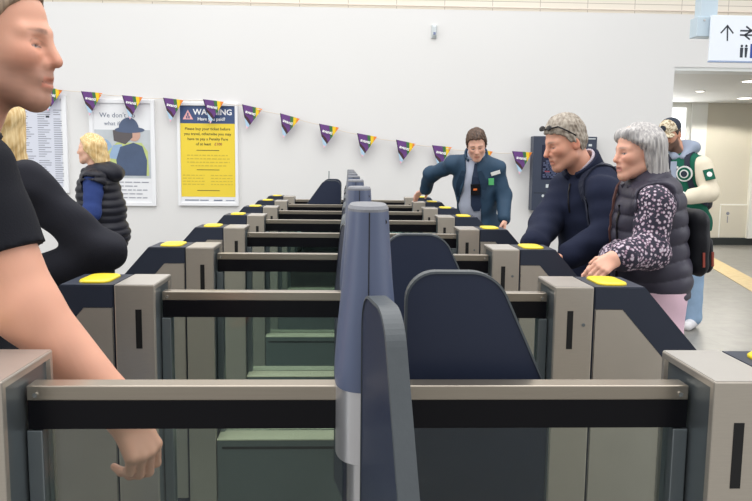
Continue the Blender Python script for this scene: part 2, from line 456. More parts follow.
bars('logo_line', 'ink3', e, [(L+.04, L+.2, .06, .072), (-.1, -.0, .06, .07), (.06, .16, .058, .072), (.2, .3, .06, .068)])
# police poster
a, b = at(89, 99, WY), at(157, 206, WY)
e, w, h = frame('police_poster', a.x, b.x, b.z, a.z, .045)
tag(e, 'white framed poster with a photo of a police officer seen from behind', 'poster')
T = h-.045; L = -w/2+.045; Rr = w/2-.045
text('heading_text', "We don't do", .078, 'ink3', e, (-.05, -.0212, T-.16), bold=0)
text('heading_text', 'what if or can', .066, 'ink3', e, (-.02, -.0212, T-.25), bold=0)
M['photo_bg'] = mat('poster_photo_background', rgb(190, 196, 200), .5, var=.25, scale=5)
M['pol_navy'] = mat('poster_police_navy', rgb(74, 90, 118), .5, var=.2)
M['pol_hat'] = mat('poster_hat_navy', rgb(84, 98, 126), .5)
M['pol_skin'] = mat('poster_skin', rgb(206, 164, 146), .5)
M['pol_hair'] = mat('poster_hair', rgb(92, 86, 88), .5)
M['hi_vis'] = mat('poster_hi_vis', rgb(190, 202, 130), .5)
M['pol_blue'] = mat('poster_pale_blue', rgb(150, 176, 206), .5)
boxo('photo_area', 'photo_bg', L+.01, Rr-.01, -.0212, -.019, .32, T-.30, 0, e)
def flat(name, m, pts, y):
    bm = bmesh.new(); prism(bm, pts, y, y+.0012, 'y'); return obj(name, bm, m, e)
def ell(cx, cz, rx, rz, n=22, a0=0, a1=2*PI): return [(cx+rx*math.cos(a0+(a1-a0)*i/n), cz+rz*math.sin(a0+(a1-a0)*i/n)) for i in range(n+(a1-a0 < 6.28))]
q = .33
flat('crowd_patch', 'pol_blue', ell(L+.12, q+.27, .1, .17), -.022)
flat('crowd_patch', 'pol_navy', ell(L+.09, q+.36, .05, .07), -.0225)
flat('vest', 'hi_vis', [(L+.2, q+.02), (Rr-.03, q+.02), (Rr-.04, q+.3), (Rr-.11, q+.40), (L+.26, q+.40), (L+.16, q+.3)], -.0228)
flat('vest', 'pol_blue', [(L+.16, q+.22), (L+.32, q+.2), (L+.32, q+.38), (L+.22, q+.37)], -.0233)
flat('officer_back', 'pol_navy', [(L+.27, q+.02), (Rr-.06, q+.02), (Rr-.05, q+.2), (Rr-.1, q+.36), (Rr-.2, q+.4), (L+.3, q+.35), (L+.25, q+.2)], -.0238)
flat('officer_face', 'pol_skin', ell(Rr-.19, q+.49, .07, .075), -.0243)
flat('officer_hair', 'pol_hair', [(L+.23, q+.42), (L+.36, q+.38), (Rr-.21, q+.46), (Rr-.21, q+.55), (L+.22, q+.54)], -.0248)
flat('officer_hat', 'pol_hat', ell(Rr-.24, q+.545, .17, .035), -.0253)
flat('officer_hat', 'pol_hat', ell(Rr-.25, q+.55, .115, .135, a0=0, a1=PI), -.0258)
pts = []
for i in range(5):
    z = .27-.045*i; x = L+.05
    while x < Rr-.08-.1*(i % 2): l = rr.uniform(.03, .09); pts.append((x, x+l, z, z+.01)); x += l+.014
bars('small_print', 'ink2', e, pts)
# timetable poster
a, b = at(14, 94, WY), at(70, 193, WY)
e, w, h = frame('timetable_poster', a.x, b.x, b.z, a.z, .05)
tag(e, 'pale timetable poster with columns of small print in a white frame, partly hidden by people', 'poster')
M['tt'] = mat('timetable_paper', rgb(214, 217, 228), .5, var=.02)
boxo('print_area', 'tt', -w/2+.065, w/2-.065, -.0212, -.019, .07, h-.065, 0, e)
bars('heading_line', 'ink3', e, [(-.2, -.05, h-.125, h-.095), (-.03, .05, h-.125, h-.095)])
pts = []
for c in range(3):
    x0 = -w/2+.08+c*.18
    for i in range(34):
        if rr.random() < .12: continue
        z = h-.18-.025*i; l = rr.uniform(.06, .15); pts.append((x0, x0+l, z, z+.008))
for c in range(3): bars('timetable_column', 'ink2', e, [q for q in pts if abs(q[0]-(-w/2+.08+c*.18)) < .01], -.0222)
bars('marked_line', 'sign_ink', e, [(.06, .10, h-.262, h-.24)], -.0226)

# wall-mounted ticket machine panel
a, b = at(534, 136, WY-.15), at(594, 211, WY-.15)
e = empty('ticket_machine', ((a.x+b.x)/2, WY, b.z)); w, h = b.x-a.x, a.z-b.z
tag(e, 'navy wall-mounted machine with a dark screen behind the grey-haired man', 'ticket machine')
boxo('body', 'machine', -w/2, w/2, -.15, -.001, 0, h, .006, e)
boxo('screen', 'screen', -w/2+.1, w/2-.26, -.153, -.149, h*.42, h-.1, .001, e)
bars('screen_text', 'scr_red', e, [(-w/2+.13, -w/2+.19, h-.2, h-.17), (-w/2+.13, -w/2+.18, h-.25, h-.22), (-w/2+.14, -w/2+.2, h-.415, h-.40)], -.1545)
pts = []
for i in range(9):
    x = -w/2+.12+ (.0 if i % 3 else .03); z = h-.29-.023*i
    while x < w/2-.34: l = rr.uniform(.02, .07); pts.append((x, x+l, z, z+.007)); x += l+.014
bars('screen_text', 'scr_blue', e, pts, -.1545)
bars('label_sticker', 'ltgrey', e, [(-w/2+.16, -w/2+.24, h*.31, h*.31+.04), (w/2-.12, w/2-.02, h-.03, h-.018), (w/2-.1, w/2-.06, h-.11, h-.085)], -.1525)
bars('panel_line', 'slot', e, [(-w/2+.02, w/2-.02, h*.235, h*.235+.006)], -.1515)
bm = bmesh.new(); cyl(bm, (-w/2+.13, -.155, h*.2), (-w/2+.13, -.148, h*.2), .016); obj('lock_button', bm, 'ltgrey', e)

# movement sensor high on the wall
p = at(434, 32, WY)
e = empty('wall_sensor', (p.x, WY, p.z-.07)); tag(e, 'small white movement sensor high on the blank white wall', 'sensor')
bm = bmesh.new(); loft(bm, [[(x, y, z) for x, y in ((-.03, -.001), (.03, -.001), (.03, -.03*k), (.018, -.055*k), (-.018, -.055*k), (-.03, -.03*k))] for z, k in ((0, .5), (.03, 1), (.12, 1), (.145, .7))]); obj('housing', bm, 'ltgrey', e)
boxo('lens', 'scr_blue', -.014, .014, -.0565, -.05, .03, .06, .001, e)

# ------------------------------------------------------------------ bunting
knots = [(28, 78), (46, 87), (86, 92), (127, 96), (168, 98.5), (208, 100), (247, 106), (285, 115), (324, 125.5), (362, 135), (401, 141.5), (437, 147), (478, 151), (517, 153), (548, 150)]
FY = WY-.09
line = [at(x, y, FY) for x, y in knots]
line = [Vector((-6.2, FY, 2.75)), Vector((-4.6, FY, 2.42))]+line
line[-1].y = WY-.1
bm = bmesh.new(); pp = []
for a, b in zip(line, line[1:]):
    for i in range(4): pp.append(a.lerp(b, i/4)+Vector((0, 0, -.012*math.sin(PI*i/4))))
pp.append(line[-1]); tube(bm, pp, .0045, 6)
tag(obj('bunting_string', bm, 'string', smooth=True), 'pale string of the pride bunting sagging across the white wall', 'string')
FC = dict(purple=rgb(104, 62, 128), green=rgb(62, 118, 66), yel=rgb(244, 206, 40), org=rgb(240, 138, 52), brown=rgb(74, 44, 52), blk=rgb(44, 34, 54), blue=rgb(176, 206, 228), pnk=rgb(240, 190, 206))
for k, v in FC.items(): M['flag_'+k] = mat('flag_'+k, v, .7, var=.03)
def make_flag():
    e = empty('bunting_flag')
    W, Hh = .235, .27
    # outline: top edge from (0,0) to (W,-.03), tip at (.1,-Hh)
    A, B, T_ = Vector((0, 0)), Vector((W, -.012)), Vector((.095, -Hh))
    def pt(u, v):  # u along top, v towards tip
        p = A.lerp(B, u).lerp(T_, v); return (p.x, p.y)
    def bend(x, z): return -.012*math.sin(PI*min(1, max(0, x/W)))*(1+z/Hh)
    def patch(name, col, pts, dy):
        bm = bmesh.new(); n = len(pts)
        f = [bm.verts.new((x, bend(x, z)-dy, z)) for x, z in pts]; g = [bm.verts.new((x, bend(x, z)+.0022-dy, z)) for x, z in pts]
        bm.faces.new(f); bm.faces.new(g[::-1])
        for i in range(n): bm.faces.new((f[i], g[i], g[(i+1) % n], f[(i+1) % n]))
        return obj(name, bm, 'flag_'+col, e)
    patch('cloth', 'purple', [pt(0, 0), pt(.5, 0), pt(1, 0), pt(1, .5), pt(1, 1), pt(0, .5)], 0)
    patch('stripe', 'green', [pt(.52, 0), pt(.68, 0), pt(1, .42), pt(1, .56)], .0024)
    patch('stripe', 'yel', [pt(.68, 0), pt(.84, 0), pt(1, .24), pt(1, .42)], .0024)
    patch('stripe', 'org', [pt(.84, 0), pt(1, 0), pt(1, .24)], .0024)
    patch('stripe', 'brown', [pt(0, .36), pt(.0, .46), pt(1, .84), pt(1, .72), pt(.5, .55)], .0024)
    patch('stripe', 'blk', [pt(0, 0), pt(.04, 0), pt(.05, .42), pt(.6, .80), pt(1, .80), pt(1, .86), pt(0, .52)], .0032)
    patch('stripe', 'blue', [pt(0, .52), pt(1, .8), pt(1, .92), pt(0, .88)], .004)
    patch('stripe', 'pnk', [pt(0, .86), pt(1, .9), pt(1, 1)], .0046)
    text('logo_text', 'avanti', .05, 'white', e, (.108, -.0165, -.095), (PI/2, math.radians(8), 0), bold=.0015)
    return e
f0 = make_flag(); n = 0
FL = [None, 'bunting flag nearest the walking man\'s chin', 'bunting flag over the left edge of the police poster', 'bunting flag over the right half of the police poster',
      'bunting flag at the left edge of the yellow warning poster', 'bunting flag hanging over the heading of the yellow warning poster', 'first bunting flag right of the yellow warning poster',
      'second bunting flag right of the yellow warning poster', 'third bunting flag right of the yellow warning poster', 'fourth bunting flag right of the yellow warning poster',
      'last whole bunting flag left of the staff member', 'bunting flag touching the staff member\'s right shoulder', 'bunting flag mostly hidden behind the staff member\'s head and collar', 'bunting flag beside the navy wall machine, right end of the string']
for k in range(1, 14):
    f = f0 if n == 0 else copy_tree(f0)
    p = at(knots[k][0]-5, knots[k][1]-1+.14*(knots[k][0] < 260)-.9*(k > 5), FY-.006)
    f.location = p
    d = at(knots[k+1][0], knots[k+1][1], FY)-p
    f.rotation_euler = (0, -math.atan2(d.z, d.x)*.7+.04*math.sin(k*2.1), .08*math.sin(k*1.3))
    lab = FL[k]
    tag(f, lab.replace('bunting flag', 'purple pride bunting flag', 1), 'bunting flag', 'pride bunting flags')
    n += 1

# ------------------------------------------------------------------ hanging sign and bracket
a, b = at(694, 36, 6.5), at(714, 36, 6.5)
e = empty('sign_bracket', ((a.x+b.x)/2, 6.52, a.z)); tag(e, 'pale blue steel hanger dropping from the roof beside the white direction sign', 'bracket')
wv = (b.x-a.x)/2
boxo('hanger', 'bracket', -wv+.03, wv, -.06, .06, .0, 4.5-a.z, .004, e)
boxo('end_plate', 'bracket', -wv, wv+.004, -.07, .07, -.01, .155, .004, e)
bm = bmesh.new()
for x in (-.03, .055): cyl(bm, (x, -.076, .125), (x, -.068, .125), .009, n=12)
obj('bolt', bm, 'screw', e)
a, b = at(712, 15, 6.4), at(712, 62, 6.4)
e = empty('direction_sign', (a.x, 6.4, b.z)); tag(e, 'white hanging direction sign with an up arrow and toilet symbols', 'sign')
h = a.z-b.z; w = 1.5
boxo('sign_panel', 'sign', 0, w, 0, .03, .012, h, .003, e)
boxo('bottom_edge', 'sign_edge', 0, w, -.002, .032, 0, .0119, 0, e)
def strokes(name, m, segs, t, y=-.0012):
    bm = bmesh.new()
    for (x0, z0, x1, z1) in segs:
        d = Vector((x1-x0, z1-z0)); n_ = Vector((-d.y, d.x)).normalized()*t/2
        prism(bm, [(x0+n_.x, z0+n_.y), (x1+n_.x, z1+n_.y), (x1-n_.x, z1-n_.y), (x0-n_.x, z0-n_.y)], y, y+.002, 'y')
    return obj(name, bm, m, e)
o_ = lambda px, py: (at(px, py, 6.4).x-a.x, at(px, py, 6.4).z-b.z)
ax, az = o_(727.3, 41); ax2, az2 = o_(727.5, 25.5)
strokes('arrow_symbol', 'sign_ink', [(ax, az, ax2, az2), (ax2-.055, az2-.065, ax2+.004, az2+.003), (ax2+.055, az2-.065, ax2-.004, az2+.003)], .012)
lx, lz = o_(748, 33)
strokes('rail_symbol', 'sign_ink', [(lx-.07, lz+.018, lx+.07, lz+.018), (lx-.07, lz-.018, lx+.07, lz-.018), (lx-.02, lz+.055, lx+.03, lz+.02), (lx+.03, lz+.018, lx-.03, lz-.018), (lx-.03, lz-.018, lx+.02, lz-.055)], .014)
for k, px in enumerate((741.5, 746)):
    tx, tz = o_(px, 51)
    bm = bmesh.new(); cyl(bm, (tx, -.0012, tz+.042), (tx, .001, tz+.042), .011, n=14)
    prism(bm, [(tx-.014, tz+.028), (tx+.014, tz+.028), (tx+.012-.004*k, tz-.055), (tx-.012+.004*k, tz-.055)], -.0012, .001, 'y'); obj('toilet_symbol', bm, 'sign_ink', e)
tx, tz = o_(751.3, 51)
boxo('blue_symbol', 'sign_blue', tx-.01, tx+.11, -.0012, .001, tz-.06, tz+.06, 0, e)
# thin rod behind the farthest gate
p = at(329, 171, 8.05)
bm = bmesh.new(); cyl(bm, (p.x, 8.05, 0), (p.x, 8.05, p.z), .006, n=8); cyl(bm, (p.x, 8.05, 0), (p.x, 8.05, .02), .12)
tag(obj('rod', bm, 'steel_dark'), 'thin upright rod standing behind the farthest gate paddle', 'rod')
# service panel on the far beige wall
a, b = at(721, 205, 13.2), at(747.5, 237.5, 13.2)
e = empty('service_panel', ((a.x+b.x)/2, 13.2, b.z)); w, h = b.x-a.x, a.z-b.z
tag(e, 'beige service panel with a key lock, low on the far beige wall', 'wall panel')
boxo('panel_door', 'farwall', -w/2, w/2, -.03, -.001, 0, h, .005, e)
boxo('panel_frame', 'farwhite', -w/2-.02, w/2+.02, -.012, -.0005, -.01, h+.02, .002, e)
bm = bmesh.new(); cyl(bm, (-w/2+.12, -.036, h-.15), (-w/2+.12, -.03, h-.15), .03); box(bm, -w/2+.112, -w/2+.128, -.034, -.03, h-.32, h-.2); obj('lock', bm, 'ink2', e)
# recessed downlights in the low ceiling
for k, (px, py) in enumerate([(700, 91), (745, 98), (751, 81)]):
    d = at(px, py, 9)-Vector((0, 0, CAM_Z)); t = (2.54-CAM_Z)/d.z; p = Vector((0, 0, CAM_Z))+d*t
    e = empty('downlight', (p.x, p.y, 2.545)); tag(e, ['small round ceiling downlight furthest left in the low ceiling', 'large bright downlight furthest back in the low ceiling', 'bright downlight at the right photo edge in the low ceiling'][k], 'ceiling light', 'recessed downlights')
    r = .07 if k == 0 else .13
    bm = bmesh.new(); cyl(bm, (0, 0, -.012), (0, 0, 0), r, n=24); obj('trim_ring', bm, 'farwhite', e)
    bm = bmesh.new(); cyl(bm, (0, 0, -.014), (0, 0, -.011), r*.8, n=24); obj('lamp', bm, 'lamp', e)
    l = bpy.data.lights.new('lamp_light', 'SPOT'); l.energy = 110; l.spot_size = 2.6; l.shadow_soft_size = .1; l.color = (1, .95, .86)
    lo = bpy.data.objects.new('lamp_light', l); C.objects.link(lo); lo.parent = e; lo.location = (0, 0, -.03)
# ------------------------------------------------------------------ people: smooth surfaces from blended volumes
V = lambda *a: np.array(a, np.float32)
def nv(v): v = np.asarray(v, np.float32); return v/np.linalg.norm(v)
class Shape:
    """a list of volumes blended one after another"""
    def __init__(s): s.ops = []
    def _add(s, fn, c, r, k, mode): s.ops.append((fn, np.asarray(c, np.float32), float(r), k, mode)); return s
    def cap(s, a, b, ra, rb=None, k=.02, mode='u', flat=None):
        a = np.asarray(a, np.float32); b = np.asarray(b, np.float32); rb = ra if rb is None else rb
        ab = b-a; L2 = max(1e-9, float(ab@ab))
        if flat is not None:
            n, q = nv(flat[0]), flat[1]
            def fn(P):
                t = np.clip(((P-a)@ab)/L2, 0, 1); D = P-a-t[:, None]*ab
                D = D+np.outer(D@n*(1/q-1), n)
                return (np.sqrt((D*D).sum(1))-(ra+(rb-ra)*t))*(q if q < 1 else 1)
        else:
            def fn(P):
                t = np.clip(((P-a)@ab)/L2, 0, 1); D = P-a-t[:, None]*ab
                return np.sqrt((D*D).sum(1))-(ra+(rb-ra)*t)
        m = max(ra, rb)*(max(1, flat[1]) if flat is not None else 1)
        return s._add(fn, (a+b)/2, math.sqrt(L2)/2+m, k, mode)
    def ell(s, c, axes, r, k=.03, mode='u'):
        c = np.asarray(c, np.float32); A = np.array([nv(a) for a in axes], np.float32); r = np.asarray(r, np.float32)
        def fn(P):
            Q = (P-c)@A.T; k0 = np.sqrt(((Q/r)**2).sum(1)); k1 = np.sqrt(((Q/(r*r))**2).sum(1))
            return np.where(k1 < 1e-6, -r.min(), k0*(k0-1)/np.maximum(k1, 1e-6)).astype(np.float32)
        return s._add(fn, c, r.max(), k, mode)
    def cut(s, fn): return s._add(fn, (0, 0, 0), 1e6, 0, 'max')
    def cuts(s, fn, k): return s._add(fn, (0, 0, 0), 1e6, k, 'smax')
    def plane(s, p, n):
        p = np.asarray(p, np.float32); n = nv(n); return s.cut(lambda P: (P-p)@n)
    def disp(s, fn): return s._add(fn, (0, 0, 0), 1e6, 0, 'disp')
    def bounds(s):
        lo = np.full(3, 1e9); hi = -lo
        for fn, c, r, k, m in s.ops:
            if m == 'u': lo = np.minimum(lo, c-r-k); hi = np.maximum(hi, c+r+k)
        return lo-.02, hi+.02
    def ev(s, P):
        P = np.ascontiguousarray(P, np.float32)
        d = np.full(len(P), 9., np.float32)
        lo, hi = P.min(0), P.max(0); ctr = (lo+hi)/2; hd = np.linalg.norm(hi-lo)/2
        for fn, c, r, k, m in s.ops:
            far = np.linalg.norm(c-ctr)-r-hd
            if m == 'u':
                if far > .12 and far > d.max()+.1 or (far > .25): 
                    d = np.minimum(d, np.float32(max(far, .1))); continue
                e = fn(P)
                if k > 0:
                    h = np.clip(.5+.5*(e-d)/k, 0, 1); d = e*(1-h)+d*h-k*h*(1-h)
                else: d = np.minimum(d, e)
            elif m == 's':
                if far > .06: continue
                e = -fn(P); h = np.clip(.5-.5*(e-d)/max(k, 1e-4), 0, 1); d = e*(1-h)+d*h+k*h*(1-h)
            elif m == 'max': d = np.maximum(d, fn(P))
            elif m == 'smax':
                e = fn(P); h = np.clip(.5-.5*(e-d)/k, 0, 1); d = e*(1-h)+d*h+k*h*(1-h)
            elif m == 'disp': d = d+fn(P)
        return d.astype(np.float32)
def extract(shape, vox, box=None, holes=()):
    """surface nets on a narrow band"""
    lo, hi = shape.bounds() if box is None else (np.array(box[0], float), np.array(box[1], float))
    B = 4; nb = np.ceil((hi-lo)/(vox*B)).astype(int)+1; n = nb*B
    cs = vox*B
    gi = np.stack(np.meshgrid(*[np.arange(q) for q in nb], indexing='ij'), -1).reshape(-1, 3)
    cc = (lo+(gi+.5)*cs-vox/2).astype(np.float32)
    dc = np.empty(len(cc), np.float32)
    # evaluate the coarse grid in slabs so that far volumes are skipped
    order = np.lexsort((gi[:, 0]//6, gi[:, 1]//6, gi[:, 2]//6))
    for a in range(0, len(order), 2000):
        ix = order[a:a+2000]; dc[ix] = shape.ev(cc[ix])
    D = np.repeat(np.repeat(np.repeat(dc.reshape(nb), B, 0), B, 1), B, 2)
    act = np.abs(dc) < cs*1.25+.012
    ids = order[act[order]]
    off = np.stack(np.meshgrid(*[np.arange(B)]*3, indexing='ij'), -1).reshape(-1, 3)
    for a in range(0, len(ids), 800):
        ix = ids[a:a+800]
        I = (gi[ix][:, None, :]*B+off[None]).reshape(-1, 3)
        D[I[:, 0], I[:, 1], I[:, 2]] = shape.ev((lo+I*vox).astype(np.float32))
    S = D < 0
    N = np.array(D.shape)
    c = np.zeros(N-1, np.int8)
    corners = [(x, y, z) for x in (0, 1) for y in (0, 1) for z in (0, 1)]
    for x, y, z in corners: c += S[x:N[0]-1+x, y:N[1]-1+y, z:N[2]-1+z]
    cells = np.argwhere((c > 0) & (c < 8))
    if len(cells) == 0: return np.zeros((0, 3), np.float32), np.zeros((0, 4), np.int32)
    idx = np.full(N-1, -1, np.int32); idx[cells[:, 0], cells[:, 1], cells[:, 2]] = np.arange(len(cells))
    acc = np.zeros((len(cells), 3)); cnt = np.zeros(len(cells))
    for i, p in enumerate(corners):
        for q in corners[i+1:]:
            if sum(abs(a-b) for a, b in zip(p, q)) != 1: continue
            a = D[cells[:, 0]+p[0], cells[:, 1]+p[1], cells[:, 2]+p[2]]; b = D[cells[:, 0]+q[0], cells[:, 1]+q[1], cells[:, 2]+q[2]]
            m = (a < 0) != (b < 0)
            t = np.where(m, a/np.where(m, a-b, 1), 0)
            acc[m] += (np.array(p)+t[:, None]*(np.array(q)-np.array(p)))[m]; cnt[m] += 1
    vs = lo+(cells+acc/np.maximum(cnt, 1)[:, None])*vox
    F = []
    for ax in range(3):
        u, w = [(1, 2), (2, 0), (0, 1)][ax]
        sl0 = [slice(None)]*3; sl1 = [slice(None)]*3
        sl0[ax] = slice(0, -1); sl1[ax] = slice(1, None)
        A, Bm = S[tuple(sl0)], S[tuple(sl1)]
        e = np.argwhere(A != Bm)
        ok = (e[:, u] > 0) & (e[:, w] > 0) & (e[:, u] < N[u]-1) & (e[:, w] < N[w]-1)
        e = e[ok]
        inside = A[e[:, 0], e[:, 1], e[:, 2]]
        q = []
        for du, dw in ((0, 0), (-1, 0), (-1, -1), (0, -1)):
            f = e.copy(); f[:, u] += du; f[:, w] += dw; q.append(idx[f[:, 0], f[:, 1], f[:, 2]])
        q = np.stack(q, 1)
        q[~inside] = q[~inside][:, ::-1]
        F.append(q[(q >= 0).all(1)])
    F = np.concatenate(F)
    for hb in holes:
        inb = ((vs > hb[0]) & (vs < hb[1])).all(1)
        F = F[~inb[F].all(1)]
    return vs.astype(np.float32), F.astype(np.int32)
def mesh_np(name, vs, F, m, parent=None, cols=None):
    used = np.unique(F); re = np.full(len(vs), -1, np.int32); re[used] = np.arange(len(used)); vs = vs[used]; F = re[F]
    me = bpy.data.meshes.new(name)
    me.vertices.add(len(vs)); me.vertices.foreach_set('co', vs.ravel())
    me.loops.add(F.size); me.loops.foreach_set('vertex_index', F.ravel())
    me.polygons.add(len(F)); me.polygons.foreach_set('loop_start', np.arange(len(F), dtype=np.int32)*4)
    me.polygons.foreach_set('use_smooth', np.ones(len(F), bool))
    me.update(calc_edges=True); me.validate()
    if cols is not None:
        at_ = me.attributes.new('skin_colour', 'FLOAT_COLOR', 'POINT')
        c4 = np.ones((len(vs), 4), np.float32); c4[:, :3] = cols(vs); at_.data.foreach_set('color', c4.ravel())
    me.materials.append(M[m] if isinstance(m, str) else m)
    o = bpy.data.objects.new(name, me); C.objects.link(o)
    if parent: o.parent = parent; o.matrix_parent_inverse = parent.matrix_world.inverted()
    return o
def build(name, sh, vox, m, parent, cols=None, **kw):
    vs, F = extract(sh, vox, **kw); return mesh_np(name, vs, F, m, parent, cols)
def sn(P, f, seed=0):
    """cheap smooth noise about -1..1"""
    r = np.random.RandomState(seed); o = 0
    for i in range(4):
        d = nv(r.randn(3)); g = f*(.7+.5*i); o = o+np.sin(P@(d*g)+r.rand()*6.28)/(1+.4*i)
    return o/2.3

def skin_mat(name):
    m, nt, p = nodes(name); p.inputs['Roughness'].default_value = .5
    a = nt.nodes.new('ShaderNodeAttribute'); a.attribute_name = 'skin_colour'
    nt.links.new(a.outputs['Color'], p.inputs['Base Color'])
    p.inputs['Subsurface Weight'].default_value = .08; p.inputs['Subsurface Radius'].default_value = (.01, .004, .002)
    return m
M['skin'] = skin_mat('skin')
def cloth(name, col, rough=.85, bump=.12, bscale=260, var=.08): M[name] = mat(name, col, rough, var=var, scale=14, bump=bump, bscale=bscale, spec=.25)
def hair_mat(name, c1, c2, sc=(60, 60, 6)):
    m, nt, p = nodes(name); p.inputs['Roughness'].default_value = .5
    tc = nt.nodes.new('ShaderNodeTexCoord'); mp = nt.nodes.new('ShaderNodeMapping'); mp.inputs['Scale'].default_value = sc
    nz = nt.nodes.new('ShaderNodeTexNoise'); nz.inputs['Scale'].default_value = 1.6; nz.inputs['Detail'].default_value = 6
    nt.links.new(tc.outputs['Object'], mp.inputs[0]); nt.links.new(mp.outputs[0], nz.inputs['Vector'])
    cr = nt.nodes.new('ShaderNodeValToRGB'); cr.color_ramp.elements[0].position = .35; cr.color_ramp.elements[1].position = .68
    cr.color_ramp.elements[0].color = (*c1, 1); cr.color_ramp.elements[1].color = (*c2, 1)
    nt.links.new(nz.outputs['Fac'], cr.inputs[0]); nt.links.new(cr.outputs[0], p.inputs['Base Color'])
    b = nt.nodes.new('ShaderNodeBump'); b.inputs['Strength'].default_value = .5; b.inputs['Distance'].default_value = .004
    nt.links.new(nz.outputs['Fac'], b.inputs['Height']); nt.links.new(b.outputs[0], p.inputs['Normal'])
    M[name] = m
class Head:
    def __init__(s, c, f, tilt=0, S=.9, roll=0):
        s.c = np.asarray(c, np.float32); f = nv((f[0], f[1], 0)); up = V(0, 0, 1)
        t = math.radians(tilt)
        s.f = nv(f*math.cos(t)-up*math.sin(t)); u = nv(up*math.cos(t)+f*math.sin(t))
        l = np.cross(u, s.f); r = math.radians(roll)
        s.u = nv(u*math.cos(r)+l*math.sin(r)); s.l = np.cross(s.u, s.f); s.S = S
    def w(s, f, l, u): return s.c+s.S*(s.f*f+s.l*l+s.u*u)
    def loc(s, P): D = (P-s.c)/s.S; return D@s.f, D@s.l, D@s.u
    def ax(s): return (s.f, s.l, s.u)
def head_ops(sh, h, jaw=1.0, nose=1.0, chinf=0, age=0):
    S = h.S; A = h.ax(); e = lambda c, r, k=.02, m='u': sh.ell(h.w(*c), A, np.array(r)*S, k*S, m)
    e((-.012, 0, .040), (.100, .077, .094), .02)
    e((-.005, 0, -.01), (.085, .071, .07), .03)
    e((.036, 0, -.048), (.058, .054*jaw, .078), .035)
    sh.cap(h.w(.0, .052*jaw, -.075), h.w(.075, .014*jaw, -.108), .017*S, .017*S, .03*S)
    sh.cap(h.w(.0, -.052*jaw, -.075), h.w(.075, -.014*jaw, -.108), .017*S, .017*S, .03*S)
    e((.078+chinf, 0, -.110), (.021, .024*jaw, .022), .025)
    for l in (-1, 1):
        e((.064, l*.040, -.022), (.026, .022, .022), .03)           # cheek
        sh.cap(h.w(.085, l*.012, .026), h.w(.068, l*.048, .022), .011*S, .009*S, .022*S)   # brow
    for l in (-1, 1): e((.100, l*.031, .001), (.019, .019, .013), .012, 's')
    for l in (-1, 1): e((.0725, l*.031, .001), (.0145, .0155, .0135), .004)                  # eyes
    for l in (-1, 1):
        sh.cap(h.w(.084, l*.018, .007), h.w(.076, l*.046, .005), .0045*S, .004*S, .006*S)   # lids
        sh.cap(h.w(.083, l*.019, -.008), h.w(.075, l*.044, -.009), .0035*S, .003*S, .006*S)
    sh.cap(h.w(.090, 0, .018), h.w(.116*nose, 0, -.030), .009*S, .0125*S, .016*S)              # nose
    sh.cap(h.w(.097, .011, -.038), h.w(.097, -.011, -.038), .010*S, .010*S, .01*S)
    e((.082, 0, -.066), (.022, .032, .022), .02)                                             # muzzle
    sh.cap(h.w(.093, -.020, -.068), h.w(.093, .020, -.068), .0065*S, .0065*S, .008*S)
    sh.cap(h.w(.100, -.004, -.064), h.w(.100, .004, -.064), .007*S, .007*S, .012*S)
    sh.cap(h.w(.096, -.010, -.080), h.w(.096, .010, -.080), .0085*S, .0085*S, .012*S)
    sh.cap(h.w(.107, -.024, -.0735), h.w(.107, .024, -.0735), .004*S, .004*S, .006*S, 's')
    for l in (-1, 1):                                                                        # ears
        sh.ell(h.w(-.012, l*.080, -.012), (nv(h.f*.95-h.l*l*.35), nv(h.l*l*.95+h.f*.35), nv(h.u+h.f*-.2)), np.array((.021, .009, .034))*S, .008*S)
        e((-.006, l*.089, -.008), (.011, .005, .02), .006, 's')
